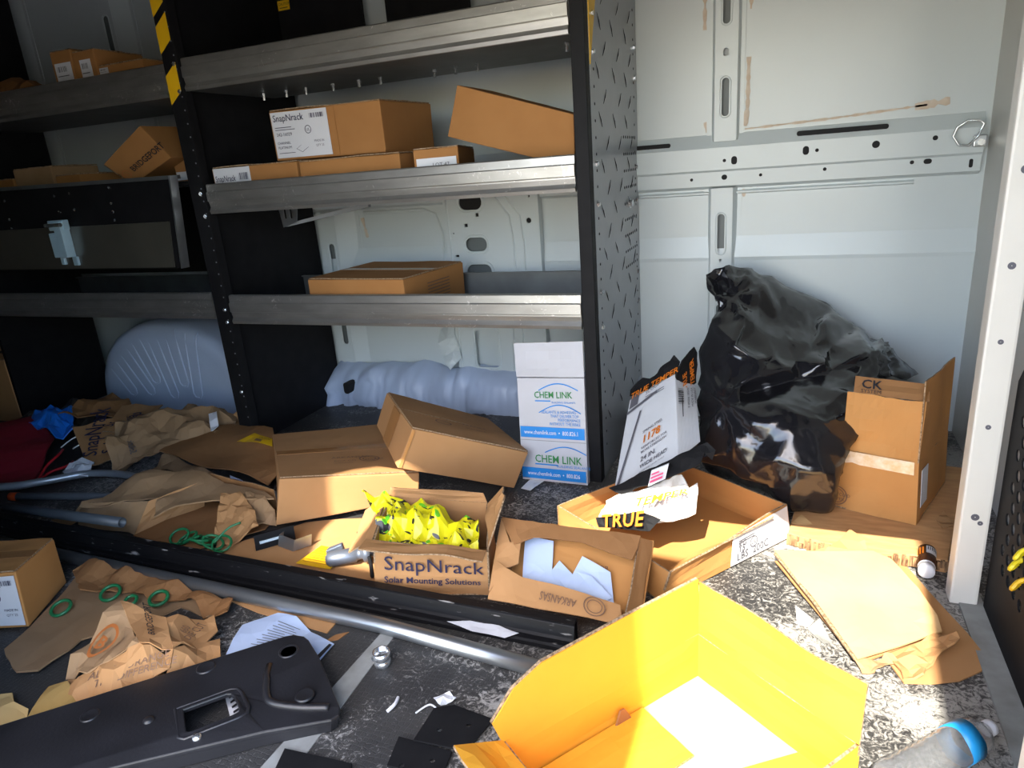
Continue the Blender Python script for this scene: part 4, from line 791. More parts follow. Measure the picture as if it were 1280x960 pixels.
BI = [(-.255, 2.7, .626), (-.274, 2.74, .665), (-.219, 2.68, .675), (-.212, 2.56, .594), (-.187, 2.62, .626), (-.141, 2.72, .667), (-.208, 2.38, .479), (-.171, 2.34, .514), (-.165, 2.4, .503), (-.123, 2.66, .633), (-.103, 2.71, .639), (-.152, 2.5, .564), (-.102, 2.56, .551), (-.035, 2.6, .542), (.032, 2.68, .54), (.082, 2.7, .514), (.113, 2.66, .521), (-.064, 2.38, .455), (-.095, 2.32, .466), (-.052, 2.39, .461), (.024, 2.42, .444), (.073, 2.49, .465), (.139, 2.56, .468), (.23, 2.62, .469), (.278, 2.57, .44), (.326, 2.66, .416), (-.197, 2.2, .361), (-.152, 2.25, .408), (-.085, 2.29, .426), (0, 2.33, .439), (.109, 2.38, .447), (.22, 2.46, .455), (-.133, 2.3, .35), (-.06, 2.33, .372), (.039, 2.38, .394), (.136, 2.42, .414), (.236, 2.48, .422), (-.138, 2.18, .377), (-.054, 2.17, .386), (.062, 2.17, .366), (.074, 2.25, .378), (.131, 2.22, .379), (.158, 2.33, .396), (.191, 2.31, .391), (.176, 2.19, .353), (-.146, 2.13, .341), (-.095, 2.09, .333), (-.016, 2.09, .352), (.04, 2.11, .361), (.02, 2.06, .314), (.087, 2.06, .294), (.119, 2.12, .337), (.181, 2.2, .344), (-.08, 2.06, .266), (-.021, 2.02, .25), (.046, 2.01, .235), (.111, 2.02, .224), (-.152, 2.08, .252), (-.209, 2.16, .297), (-.241, 2.33, .406)]
def bag():
    # the skin is triangulated over the outline of the heap as it fans out from the doorway, then subdivided and crinkled
    P = [V(p) for p in BO + BI]; nb = len(BO)
    flat = [V((2.4 * p.x / p.y, 2.4 * (p.z - 1.15) / p.y)) for p in P]
    res = delaunay_2d_cdt(flat, [(i, (i + 1) % nb) for i in range(nb)], [list(range(nb))], 1, 1e-6)
    src = [o[0] if o else None for o in res[3]]
    vs_ = [P[s] if s is not None else V((0, 0, 0)) for s in src]
    for i, s in enumerate(src):
        if s is None:
            d = sorted(range(len(P)), key=lambda k: (flat[k] - res[0][i]).length)[:3]; vs_[i] = (P[d[0]] + P[d[1]] + P[d[2]]) / 3
    bm = bmesh.new(); bv = [bm.verts.new(v) for v in vs_]
    for f in res[2]:
        try: bm.faces.new([bv[i] for i in f])
        except ValueError: pass
    bmesh.ops.delete(bm, geom=[v for v in bm.verts if not v.link_faces], context='VERTS')
    bmesh.ops.recalc_face_normals(bm, faces=bm.faces)
    if sum(f.normal.y * f.calc_area() for f in bm.faces) > 0: bmesh.ops.reverse_faces(bm, faces=bm.faces)
    # close the heap behind: the rim turns back and down on to the board
    be = [e for e in bm.edges if len(e.link_faces) == 1]
    ret = bmesh.ops.extrude_edge_only(bm, edges=be); nv = [g for g in ret['geom'] if isinstance(g, bmesh.types.BMVert)]
    for v in nv:
        low = v.co.z < .2
        v.co.y = min(2.93, v.co.y + ((.04 if v.co.x > 0 else .14) if low else .07)); v.co.z = max(.055, v.co.z - (.13 if low else .02)); v.co.x += -.05 * (v.co.x - .02)
    be = [e for e in bm.edges if len(e.link_faces) == 1]
    bmesh.ops.contextual_create(bm, geom=be)
    bmesh.ops.triangulate(bm, faces=[f for f in bm.faces if len(f.verts) > 3])
    bmesh.ops.recalc_face_normals(bm, faces=bm.faces)
    bmesh.ops.subdivide_edges(bm, edges=bm.edges, cuts=2, use_grid_fill=True)
    bmesh.ops.triangulate(bm, faces=bm.faces)
    bmesh.ops.smooth_vert(bm, verts=bm.verts, factor=.15, use_axis_x=True, use_axis_y=True, use_axis_z=True)
    bmesh.ops.subdivide_edges(bm, edges=[e for e in bm.edges if e.calc_length() > .010], cuts=1)
    bmesh.ops.triangulate(bm, faces=bm.faces); bm.normal_update()
    G = [V((-.20, 2.6, .63)), V((-.19, 2.2, .36)), V((.33, 2.7, .42))]
    for v in list(bm.verts):
        p = v.co; d = 0
        for k, g in enumerate(G):
            r = (p - g).length; a = math.atan2(p.z - g.z, p.x - g.x); w_ = math.exp(-r * 4.0)
            d += w_ * (abs(((a * (6.5 + k) + k * 1.3 + .8 * noise.noise(p * 9)) / PI) % 2 - 1) - .5) * .030 * min(1, r / .06)
        q_ = p + V((noise.noise(p * 7), noise.noise(p * 7 + V((9, 2, 4))), noise.noise(p * 7 + V((1, 7, 3))))) * .03
        for sc_, am in ((6, .016), (19, .007)):
            vd = noise.voronoi(q_ * sc_)[0]; d += (min(.55, vd[1] - vd[0]) - .25) * -am
        d += (.4 - abs(noise.noise(p * 36))) * .004
        v.co += v.normal * d
    for v in bm.verts: v.co.z = max(v.co.z, .045); v.co.y = min(v.co.y, 2.955)
    me = bpy.data.meshes.new('bag'); bm.to_mesh(me); bm.free(); return me
solo('bin_bag', 'black plastic bin bag heaped against the white wall over an open carton', 'bag', bag(), BAGM, None, True)

# ---------------------------------------------------------------- long black channel, pipes
t = thing('steel_channel', 'long scuffed black steel channel lying on the floor before the boxes', 'channel', (-1.6, 1.36, 0))
def sweep_profile(pa, pb, prof, x0y, n=1):
    mb = MB(); m = len(prof); mb.add([(pa[0], pa[1] + y, z) for y, z in prof] + [(pb[0], pb[1] + y, z) for y, z in prof], [(i, (i + 1) % m, m + (i + 1) % m, m + i) for i in range(m)] + [tuple(range(m)), tuple(range(2 * m - 1, m - 1, -1))]); return mb.mesh()
BEAM = mat('scuffed_black', (.007, .007, .008), .42, 0, (.26, .25, .24), 60, .9, .15, 60, (.25, 1, 1), lo=.65, hi=.73, spec=.2)
link('channel_web', sweep_profile((-3.05, 1.335), (-.46, 1.318), [(0, .003), (.0, .014), (.006, .018), (.022, .019), (.028, .024), (.036, .052), (.040, .056), (.044, .056), (.044, .003)], 0), BEAM, t)
link('top_flange', sweep_profile((-3.05, 1.371), (-.46, 1.354), [(0, .056), (0, .061), (.026, .061), (.026, .003), (.021, .003), (.021, .056)], 0), BEAM, t)
solo('paper_scrap', 'torn pale paper scrap stuck to the black channel', 'paper', sheet([(-.80, 1.325, .022), (-.74, 1.342, .024), (-.66, 1.345, .024), (-.60, 1.33, .024), (-.63, 1.308, .021), (-.72, 1.308, .021)], .001, .02, .002, .05, 90), WHT)
def pipe(label, pts, r, m, inner=DARK, name='metal_pipe', cat='pipe', group=None):
    t = thing(name, label, cat, pts[0], group); mb = MB().tube(pts, r, 14, False); mb.tube(pts, r * .86, 14, False)
    n = len(pts) * 14
    for e in (0, len(pts) - 1):
        for k in range(14): a, b = e * 14 + k, e * 14 + (k + 1) % 14; mb.f.append((a, b, n + b, n + a))
    link('tube', mb.mesh(), m, t, True); return t
pipe('long galvanized steel pipe on the floor along the black channel', [(-2.60, 1.285, .0225), (-1.77, 1.273, .0225), (-.96, 1.262, .0225), (-.50, 1.226, .0225)], .0205, STEEL)
def smooth(pts, k=6):
    P = [V(p) for p in pts]; out = []
    for i in range(len(P) - 1):
        a, b, c, d = P[max(i - 1, 0)], P[i], P[i + 1], P[min(i + 2, len(P) - 1)]
        for j in range(k):
            u = j / k; out.append(.5 * ((2 * b) + (c - a) * u + (2 * a - 5 * b + 4 * c - d) * u * u + (3 * b - a - 3 * c + d) * u ** 3))
    return out + [P[-1]]
pipe('bent shiny grey conduit, upper of the three pipes at the left', smooth([(-3.30, 1.50, .06), (-2.97, 1.57, .05), (-2.85, 1.66, .045), (-2.75, 1.79, .03), (-2.58, 1.83, .022), (-2.40, 1.80, .018)]), .016, mat('conduit_grey', (.34, .38, .42), .3, .5, (.24, .27, .30), 14, .6), name='conduit_pipe', group='loose conduits')
t = pipe('straight grey conduit with an orange end, middle of the three pipes at the left', [(-2.90, 1.56, .019), (-2.50, 1.655, .019), (-2.1, 1.74, .019)], .016, GREYP, name='conduit_pipe', group='loose conduits')
link('end_cap', MB().lathe((-2.875, 1.566, .019), (-.97, -.23, 0), [(0, .0175), (.036, .0175), (.036, .012), (.03, 0)], 14).mesh(), ORG, t, True)
pipe('dark grey plastic conduit lying on the black channel, open end to the right', [(-2.66, 1.395, .088), (-2.40, 1.412, .084), (-2.10, 1.43, .08)], .018, mat('dark_conduit', (.07, .085, .10), .4, 0, (.05, .06, .07), 12, .6), name='conduit_pipe', group='loose conduits')
t = thing('pipe_coupling', 'small shiny zinc pipe coupling standing on the floor by the grey strip', 'coupling', (-.895, 1.155, .001))
link('sleeve', MB().lathe((-.895, 1.155, .001), (0, 0, 1), [(0, .018), (0, .021), (.012, .021), (.014, .019), (.02, .019), (.022, .0215), (.038, .0215), (.038, .018), (.004, .017), (.0, .018)], 20).mesh(), ZINC, t, True)
link('set_screw', MB().lathe((-.905, 1.137, .03), (-.4, -.9, 0), [(0, .005), (.006, .005), (.006, 0)], 6).mesh(), STEEL, t)

# ---------------------------------------------------------------- litter at the back left
BR = 'crumpled cardboard at the back left'
solo('red_board', 'flat dark red board tilted over rubbish at the far left', 'board', sheet([(-3.46, 1.72, .11), (-3.60, 1.96, .13), (-3.49, 2.10, .135), (-3.20, 1.97, .085), (-2.935, 1.665, .03), (-3.05, 1.585, .02)], .008, .06, .002, .2, 100), RED)
solo('work_glove', 'bright blue crumpled disposable glove on the red board', 'glove', sheet([(-3.48, 2.06, .15), (-3.46, 2.16, .15), (-3.40, 2.20, .14), (-3.30, 2.16, .16), (-3.14, 2.03, .11), (-3.17, 1.96, .10), (-3.33, 1.985, .11), (-3.42, 2.01, .13)], .004, .025, .045, .09, 101, inner=[(-3.35, 2.06, .18)]), BLUE)
sp_ = [(-3.30, 2.08, .16), (-3.32, 2.25, .18), (-3.29, 2.38, .16), (-3.20, 2.39, .14), (-3.02, 2.28, .11), (-2.99, 2.18, .13), (-3.10, 2.10, .15)]
t = thing('torn_cardboard', 'dark torn carton piece with purple lettering lying behind the blue glove', 'cardboard', (-3.15, 2.2, .11), BR); link('board', sheet(sp_, .004, .04, .025, .16, 102), KRD, t)
t = thing('torn_cardboard', 'folded carton piece with purple lettering standing right of the blue glove', 'cardboard', (-2.95, 2.0, .03), BR)
q = [(-2.86, 1.865, .02), (-2.70, 1.935, .05), (-2.93, 2.16, .145), (-3.13, 2.02, .125)]
plink('board', panel(q, .004, (8, 8), .006, 103), KR, t)
q2 = [(-3.06, 2.08, .135), (-2.93, 2.16, .143), (-2.97, 2.40, .165), (-3.08, 2.42, .165)]; q2 = [(-2.93, 2.02, .12), (-2.80, 2.10, .11), (-2.92, 2.36, .13), (-3.08, 2.26, .15)]
plink('board', panel(q2, .004, (6, 6), .004, 104), KR, t)
print_on(t, Face(*[V(p) for p in q]), [('SnapNrack', .30, .16, .062, 78, .01), ('Solar', .68, .14, .05, 78, .01)], INKB, 'printed_text', .007)
print_on(t, Face(*[V(p) for p in q2]), [('Snap', .55, .2, .05, 78, .01), ('Sn', .2, .1, .05, 78, .01)], INKB, 'printed_text', .006)
link('rib_print', MB().box((-3.2, 2.2, .001), (-3.19, 2.21, .002)).mesh(), KRD, t)
cp = [(-2.84, 1.96, .12), (-2.88, 2.10, .15), (-2.80, 2.20, .16), (-2.66, 2.33, .15), (-2.56, 2.40, .14), (-2.42, 2.33, .10), (-2.35, 2.22, .09), (-2.40, 2.10, .09), (-2.52, 2.02, .08), (-2.58, 1.87, .05), (-2.66, 1.84, .04)]
t = thing('crumpled_paper', 'large heap of crumpled brown packing paper in front of the wheel arch', 'paper', (-2.6, 2.1, .03), BR)
link('paper', sheet(cp, .003, .025, .055, .13, 105, inner=[(-2.72, 2.08, .17), (-2.6, 2.2, .18), (-2.5, 2.15, .12)], jag=.008), KRG, t)
print_on(t, Face((-2.62, 1.865, .075), (-2.80, 2.0, .145), (-2.74, 2.06, .155), (-2.56, 1.93, .10)), [('Solutions', .12, .3, .03, 0, .01)], INKGR, 'printed_text', .012)
solo('crumpled_paper', 'small brown torn piece between the heap of paper and the wheel arch', 'paper', sheet([(-2.50, 2.30, .12), (-2.42, 2.44, .14), (-2.34, 2.40, .12), (-2.33, 2.28, .06), (-2.40, 2.25, .07)], .004, .03, .03, .1, 106), KR, BR)
solo('paper_scrap', 'small white paper scrap poking out of the brown heap', 'paper', sheet([(-2.47, 2.22, .16), (-2.45, 2.25, .17), (-2.36, 2.16, .13), (-2.38, 2.13, .12)], .001, .03, .01, .05, 107), WHT)
solo('plastic_film', 'crumpled clear plastic film beside the red wires', 'film', sheet([(-2.90, 1.775, .03), (-2.945, 1.875, .04), (-2.825, 1.875, .05), (-2.732, 1.77, .03), (-2.81, 1.737, .02)], .002, .02, .03, .06, 108), PLASTIC)
t = thing('wire_coil', 'loose red wires spilling out beside the red board', 'wire', (-3.0, 1.8, .02))
for k, pts in enumerate([[(-2.94, 1.69, .02), (-3.0, 1.78, .045), (-3.03, 1.86, .06), (-3.10, 1.93, .05)], [(-2.92, 1.66, .015), (-2.95, 1.75, .03), (-2.94, 1.83, .03), (-2.99, 1.89, .02)], [(-3.06, 1.95, .05), (-3.02, 2.0, .08), (-3.08, 1.99, .09), (-3.11, 1.93, .06)]]):
    link('wire', MB().tube(smooth(pts), .006 if k < 2 else .003, 6).mesh(), REDW if k < 2 else WHT, t, True)
for k, (x, y, s_) in enumerate([(-3.62, 2.15, .14), (-3.60, 2.38, .13), (-3.45, 2.30, .14)]):
    solo('crumpled_paper', ['dark crumpled rubbish left of the red board', 'dark crumpled rubbish at the foot of the far left panel', 'dark crumpled rubbish behind the blue glove'][k], 'rubbish', sheet([(x + s_ * math.cos(a) * 1.2, y + s_ * math.sin(a) * .8, .02 + .05 * (i % 2)) for i, a in enumerate([i * PI / 4 for i in range(8)])], .004, .04, .06, .12, 110 + k, inner=[(x, y, .11)]), mat('dark_rubbish', (.03, .026, .022), .7, 0, (.08, .065, .05), 12, .7))
# long flat sheet with a yellow label
S = [(-2.515, 1.96, .085), (-2.577, 2.153, .09), (-2.363, 2.25, .11), (-2.09, 2.20, .13), (-1.80, 1.90, .10), (-1.815, 1.835, .065), (-2.237, 1.90, .075)]
t = thing('flattened_carton', 'long brown flattened carton with a yellow label leaning beside the stamped carton', 'cardboard', (-2.2, 2.03, .06))
link('board', sheet(S, .005, .05, .006, .3, 115), KRD, t)
link('yellow_label', sheet([(-2.165, 2.06, .116), (-2.12, 2.12, .134), (-1.985, 2.075, .136), (-1.94, 2.02, .129)], .001, .04, .0, .1, 116), HAZ, t)
print_on(t, Face((-2.165, 2.06, .116), (-1.94, 2.02, .129), (-1.985, 2.075, .136), (-2.12, 2.12, .134)), [('CAUTION', .50, .55, .016), (rect2d(.05, .02), .45, .2, 1)], INKBR, 'printed_text', .008)
t = thing('flattened_carton', 'grubby brown folded carton edge under the long sheet with the yellow label', 'cardboard', (-2.3, 1.9, .0))
link('board', sheet([(-2.52, 1.90, .02), (-2.50, 1.99, .07), (-2.25, 1.92, .06), (-2.0, 1.86, .05), (-1.97, 1.82, .01), (-2.25, 1.86, .015)], .005, .03, .012, .12, 117), KRG, t)
o, lf = label_on(t, Face((-1.992, 1.83, .03), (-1.90, 1.80, .03), (-1.90, 1.80, .085), (-1.992, 1.83, .085)), 0, 0, 1, 1, 'paper_label', BLUEP); print_on(o, lf, [(poly2d([(0, 0), (.05, 0), (.025, .035)]), .2, .15, 1)], INKGR)
# torn carton
t = thing('torn_carton', 'torn open brown carton with a ragged lid at the left behind the channel', 'box', (-2.1, 1.6, .003))
top = [(-2.39, 1.455, .055), (-2.37, 1.487, .092), (-2.262, 1.714, .14), (-2.06, 1.752, .125), (-1.737, 1.728, .10), (-1.672, 1.70, .09), (-1.74, 1.665, .095), (-1.859, 1.637, .09), (-1.99, 1.562, .092), (-2.035, 1.50, .075), (-2.09, 1.575, .105)]
link('lid', sheet(top, .005, .03, .010, .18, 120, jag=.005), KRG, t)
plink('side', panel([(-2.41, 1.475, .004), (-2.12, 1.475, .004), (-2.10, 1.545, .103), (-2.375, 1.487, .092)], .004, (8, 4), .006, 121), KRG, t)
plink('side', panel([(-2.12, 1.475, .004), (-2.02, 1.70, .004), (-2.0, 1.72, .115), (-2.10, 1.545, .103)], .004, (6, 4), .004, 122), KR, t)
plink('side', panel([(-2.02, 1.76, .004), (-1.70, 1.74, .004), (-1.70, 1.735, .10), (-2.02, 1.76, .12)], .004, (6, 4), .004, 123), KRD, t)
link('bottom', sheet([(-2.106, 1.46, .012), (-1.80, 1.45, .012), (-1.66, 1.62, .012), (-1.69, 1.738, .012), (-2.04, 1.74, .012)], .004, .05, .004, .2, 124), KRD, t)
link('torn_flap', sheet([(-1.865, 1.652, .11), (-1.802, 1.68, .11), (-1.705, 1.63, .085), (-1.635, 1.571, .06), (-1.70, 1.50, .015), (-1.745, 1.48, .012), (-1.80, 1.545, .05), (-1.83, 1.60, .085)], .006, .02, .010, .03, 125, jag=.005), KR, t)
link('torn_flap', sheet([(-1.80, 1.70, .105), (-1.701, 1.69, .10), (-1.651, 1.673, .055), (-1.625, 1.64, .02), (-1.69, 1.61, .03)], .005, .02, .006, .06, 126, jag=.003), KRG, t)
t = thing('strap_coil', 'coil of green plastic strapping inside the torn carton', 'strap', (-1.83, 1.47, .012))
for k in range(7):
    x = -1.90 + k * .028; link('loop', MB().tube([(x + .035 * math.cos(a) + .01 * k % .02, 1.475 + .03 * math.sin(a) * .9, .03 + .014 * math.sin(a + k)) for a in [i * PI / 7 for i in range(15)]], .0045, 5, False).mesh(), GRN, t, True)
link('loose_end', MB().tube(smooth([(-1.74, 1.47, .03), (-1.72, 1.52, .06), (-1.69, 1.55, .07)]), .004, 5).mesh(), GRN, t, True)
solo('grey_plastic_tube', 'short grey tube showing between torn carton and stamped carton', 'tube', MB().tube([(-1.93, 1.79, .045), (-1.70, 1.765, .05)], .022, 12).mesh(), GREYP, None, True)
# cardboard laid flat behind the channel with small hardware on it
solo('flattened_carton', 'big flat cardboard sheet behind the channel carrying small metal hardware', 'cardboard', sheet([(-1.80, 1.43, .006), (-1.66, 1.56, .008), (-1.55, 1.70, .01), (-1.364, 1.77, .01), (-1.17, 1.64, .01), (-1.09, 1.475, .006), (-1.085, 1.41, .006), (-1.41, 1.412, .006)], .004, .05, .006, .25, 130), KR)
t = thing('metal_plate', 'small black steel plate standing on edge on the flat cardboard', 'plate', (-1.55, 1.54, .012))
link('plate', MB().hexa([(-1.585, 1.490, .012), (-1.50, 1.585, .012), (-1.505, 1.59, .012), (-1.59, 1.495, .012), (-1.59, 1.497, .062), (-1.505, 1.592, .062), (-1.51, 1.597, .062), (-1.595, 1.502, .062)]).mesh(), BLK, t)
link('slot', MB().hexa([(-1.572, 1.500, .034), (-1.522, 1.556, .034), (-1.524, 1.560, .034), (-1.574, 1.504, .034), (-1.574, 1.501, .042), (-1.524, 1.557, .042), (-1.526, 1.561, .042), (-1.576, 1.505, .042)]).mesh(), STEEL, t)
t = thing('metal_clip', 'small folded galvanized clip beside the standing black plate', 'clip', (-1.49, 1.56, .012))
for q in ([(-1.53, 1.535, .012), (-1.46, 1.52, .012), (-1.455, 1.53, .048), (-1.525, 1.545, .05)], [(-1.46, 1.52, .012), (-1.425, 1.57, .012), (-1.42, 1.575, .05), (-1.455, 1.53, .048)], [(-1.53, 1.535, .012), (-1.53, 1.60, .012), (-1.525, 1.605, .05), (-1.525, 1.545, .05)]): link('plate', panel(q, .003, (2, 2), .0, 1), STEEL, t)
o = solo('instruction_sheet', 'small yellow printed sheet on the flat cardboard beside the channel', 'paper', sheet([(-1.395, 1.455, .020), (-1.38, 1.565, .020), (-1.28, 1.56, .020), (-1.265, 1.455, .020)], .001, .04, .001, .1, 131), HAZ)
print_on(o, Face((-1.395, 1.455, .0215), (-1.265, 1.455, .0215), (-1.28, 1.56, .0215), (-1.38, 1.565, .0215)), [(rect2d(.10, .004), .12, .1 + .12 * k, 1) for k in range(7)], mat('faint_print', (.45, .24, .01), .6), 'printed_lines', .003)
t = thing('pipe_clamp', 'grey metal clamp tool lying between the yellow sheet and the lettered carton', 'tool', (-1.22, 1.50, .02))
link('barrel', MB().lathe((-1.29, 1.472, .036), (.85, .50, .06), [(0, 0), (0, .014), (.01, .023), (.09, .024), (.095, .018), (.11, .018), (.115, .03), (.135, .031), (.137, .018), (.15, .012), (.15, 0)], 18).mesh(), TOOL, t, True)
link('jaw', MB().hexa([(-1.31, 1.50, .02), (-1.26, 1.53, .02), (-1.265, 1.545, .02), (-1.315, 1.52, .02), (-1.31, 1.50, .05), (-1.27, 1.53, .062), (-1.275, 1.545, .062), (-1.315, 1.52, .05)]).mesh(.004), TOOL, t)
link('jaw', MB().hexa([(-1.175, 1.53, .03), (-1.12, 1.56, .03), (-1.125, 1.575, .03), (-1.18, 1.545, .03), (-1.175, 1.53, .055), (-1.12, 1.56, .075), (-1.125, 1.575, .075), (-1.18, 1.545, .055)]).mesh(.003), BLK, t)
link('handle', MB().tube(smooth([(-1.17, 1.525, .045), (-1.14, 1.49, .035), (-1.115, 1.455, .016)]), [.006] * 12 + [.004], 8).mesh(), BLK, t, True)
link('pin', MB().tube([(-1.205, 1.545, .05), (-1.235, 1.575, .085)], .004, 6).mesh(), BLK, t)
solo('torn_cardboard', 'small torn cardboard flap on the floor left of the torn carton', 'cardboard', sheet([(-2.52, 1.455, .02), (-2.46, 1.53, .03), (-2.40, 1.50, .03), (-2.42, 1.45, .01)], .004, .03, .006, .1, 133), KRG)

# ---------------------------------------------------------------- foreground left
def lbl(c): return c
c = [(-2.21, .905, .004), (-1.966, .992, .004), (-2.075, 1.188, .004), (-2.319, 1.10, .004), (-2.215, .915, .165), (-1.964, 1.003, .178), (-2.079, 1.19, .157), (-2.33, 1.11, .15)]
t, F = carton('cardboard_box', 'brown carton with a white label standing at the left edge before the channel', 'box', c, KRO, None, ('top',), seed=140, seam='x')
snap_label(t, F['front'], .30, .06, .98, .95)
solo('flattened_carton', 'large dirty flattened carton lying before the channel, green rings on it', 'cardboard', sheet([(-1.93, .90, .010), (-1.795, .845, .014), (-1.735, .862, .02), (-1.748, .99, .012), (-1.64, 1.10, .012), (-1.60, 1.19, .010), (-1.47, 1.17, .008), (-1.47, 1.24, .008), (-1.81, 1.255, .008), (-2.077, 1.24, .008), (-2.03, 1.15, .008), (-1.95, .96, .010)], .005, .035, .010, .22, 141, jag=.004), KRG)
solo('torn_cardboard', 'torn brown flap curled against the pipe above the dirty flattened carton', 'cardboard', sheet([(-2.08, 1.215, .035), (-2.06, 1.262, .05), (-1.90, 1.252, .045), (-1.66, 1.25, .04), (-1.44, 1.235, .03), (-1.42, 1.19, .016), (-1.49, 1.165, .016), (-1.56, 1.20, .03), (-1.62, 1.20, .022), (-1.69, 1.175, .022), (-1.78, 1.19, .035), (-1.86, 1.17, .022), (-1.95, 1.145, .022)], .004, .02, .018, .09, 142, jag=.004), KRD)
for i, (x, y, z, r, rz, lb) in enumerate([(-1.925, 1.064, .026, .026, .35, 'dull green plastic ring nearest the labelled carton'), (-1.838, 1.158, .030, .027, .45, 'dark green plastic ring tilted, second from the left'), (-1.746, 1.150, .026, .017, .3, 'small dark green ring almost hidden behind the crumpled paper'), (-1.665, 1.178, .030, .025, .6, 'green plastic ring farthest right, under the torn flap')]):
    u, w_ = V((math.cos(rz), math.sin(rz), 0)), V((-math.sin(rz), math.cos(rz), .35)).normalized()
    solo('plastic_ring', lb, 'ring', MB().tube([V((x, y, z)) + u * r * math.cos(a) + w_ * r * math.sin(a) for a in [k * PI / 12 for k in range(25)]], .005, 8, False).mesh(), GRN, 'green plastic rings', True)
# crumpled printed paper bag
t = thing('crumpled_paper', 'crumpled tan paper with an orange ring mark and black lettering beside the black bumper cover', 'paper', (-1.5, .95, .01))
FC = {'ring': [(-1.624, .857, .02), (-1.63, .889, .07), (-1.624, 1.042, .125), (-1.431, .935, .115), (-1.491, .899, .085), (-1.549, .866, .055)],
      'front': [(-1.431, .935, .115), (-1.36, .964, .09), (-1.358, .941, .05), (-1.40, .88, .02), (-1.481, .80, .012), (-1.60, .83, .012), (-1.622, .861, .018), (-1.553, .869, .050), (-1.498, .903, .078)],
      'upper': [(-1.624, 1.042, .125), (-1.467, 1.044, .10), (-1.36, .964, .09), (-1.431, .935, .115)],
      'flap': [(-1.467, 1.044, .10), (-1.415, 1.143, .045), (-1.371, 1.106, .035), (-1.365, 1.061, .035), (-1.36, .964, .09)],
      'low': [(-1.363, .965, .088), (-1.365, 1.061, .035), (-1.348, 1.089, .03), (-1.298, 1.037, .02), (-1.33, .96, .02), (-1.361, .930, .040)]}
for k_, (nm, pts) in enumerate(FC.items()): link('folded_face', sheet(pts, .003, .025, .005, .09, 143 + k_, jag=.001, power=4), KRG if nm == 'ring' else KR, t)
print_on(t, Face((-1.624, .857, .03), (-1.50, .89, .08), (-1.45, .95, .113), (-1.626, 1.03, .122)), [(ring2d(.062, .012, 28, .62), .45, .52, 1), ('B', .30, .38, .045, 0, .03)], INKR, 'printed_mark', .007)
print_on(t, Face((-1.53, .815, .014), (-1.37, .92, .04), (-1.38, .955, .09), (-1.55, .868, .05)), [('ALL OF ORANGE', .10, .58, .019, 0, .004), ('THE DIFFERENCE', .20, .24, .019, 0, .004)], INKBR, 'printed_text', .016)
print_on(t, Face((-1.40, .965, .108), (-1.50, 1.045, .108), (-1.56, 1.04, .118), (-1.44, .955, .117)), [('BRIDGEPORT', .02, .30, .018, 0, .015)], INK, 'printed_text', .006)
print_on(t, Face((-1.355, 1.0, .072), (-1.39, 1.11, .045), (-1.45, 1.08, .075), (-1.40, 1.0, .09)), [('660', .25, .52, .018, 0, .004), ('DIE CUT', .08, .10, .018, 0, .004)], INKBR, 'printed_text', .007)
YB_ = 'yellowish cardboard scraps'
solo('cardboard_scrap', 'pale yellow torn cardboard piece at the lower left edge', 'cardboard', sheet([(-1.80, .74, .02), (-1.735, .775, .02), (-1.715, .785, .02), (-1.67, .761, .03), (-1.623, .762, .02), (-1.567, .711, .01), (-1.60, .64, .01), (-1.78, .60, .01)], .003, .03, .01, .08, 144), card('tan_card', (.62, .42, .17)), YB_)
solo('cardboard_scrap', 'dull yellow cardboard triangle between the black bumper cover and the crumpled printed paper', 'cardboard', sheet([(-1.645, .828, .02), (-1.604, .849, .03), (-1.485, .81, .012), (-1.47, .76, .01), (-1.58, .70, .01)], .003, .03, .008, .1, 145), card('tan_card_dark', (.42, .27, .09)), YB_)
solo('cardboard_strip', 'flat brown corrugated strip sticking out under the galvanized pipe', 'cardboard', sheet([(-1.66, 1.29, .003), (-1.36, 1.30, .003), (-1.11, 1.295, .003), (-1.105, 1.215, .003), (-1.357, 1.235, .003)], .006, .05, .0, .1, 146), KR)
solo('cardboard_scrap', 'tiny brown cardboard chip at the end of the strip under the pipe', 'cardboard', sheet([(-1.08, 1.215, .002), (-1.05, 1.235, .002), (-1.06, 1.20, .002), (-1.09, 1.185, .002)], .002, .02, .002, .05, 147), KRD)
o = thing('instruction_sheet', 'pale printed paper sheet on the floor behind the black bumper cover', 'paper', (-1.2, 1.16, .004))
ps = [(-1.356, 1.174, .008), (-1.297, 1.249, .006), (-1.224, 1.240, .012), (-1.15, 1.205, .006), (-1.056, 1.179, .006), (-1.053, 1.102, .006), (-1.10, 1.10, .008), (-1.131, 1.11, .012), (-1.30, 1.05, .008)]
link('sheet', sheet(ps, .001, .03, .008, .15, 148), BLUEP, o)
pf = Face((-1.28, 1.09, .012), (-1.08, 1.12, .012), (-1.07, 1.185, .012), (-1.27, 1.225, .014))
print_on(o, pf, [(rect2d(.085 if k % 3 else .06, .0025), .08 + .05 * (k % 2), .10 + .075 * k, 1) for k in range(11)], INKGR, 'printed_lines', .004)
print_on(o, Face((-1.10, 1.105, .011), (-1.045, 1.107, .010), (-1.05, 1.18, .010), (-1.08, 1.185, .011)), [(rect2d(.014, .06), .6, .1, 1)], INK, 'printed_band', .003)
o = solo('instruction_sheet', 'striped white paper showing through the cut-out of the black bumper cover', 'paper', sheet([(-1.20, .945, .004), (-1.19, 1.00, .004), (-1.11, .95, .004), (-1.13, .89, .004)], .001, .03, .004, .06, 149), WHT)
print_on(o, Face((-1.13, .895, .008), (-1.11, .945, .008), (-1.19, .99, .008), (-1.195, .945, .008)), [(rect2d(.04, .008), .1, .1 + .22 * k, 1) for k in range(4)], INK, 'printed_bars', .002)
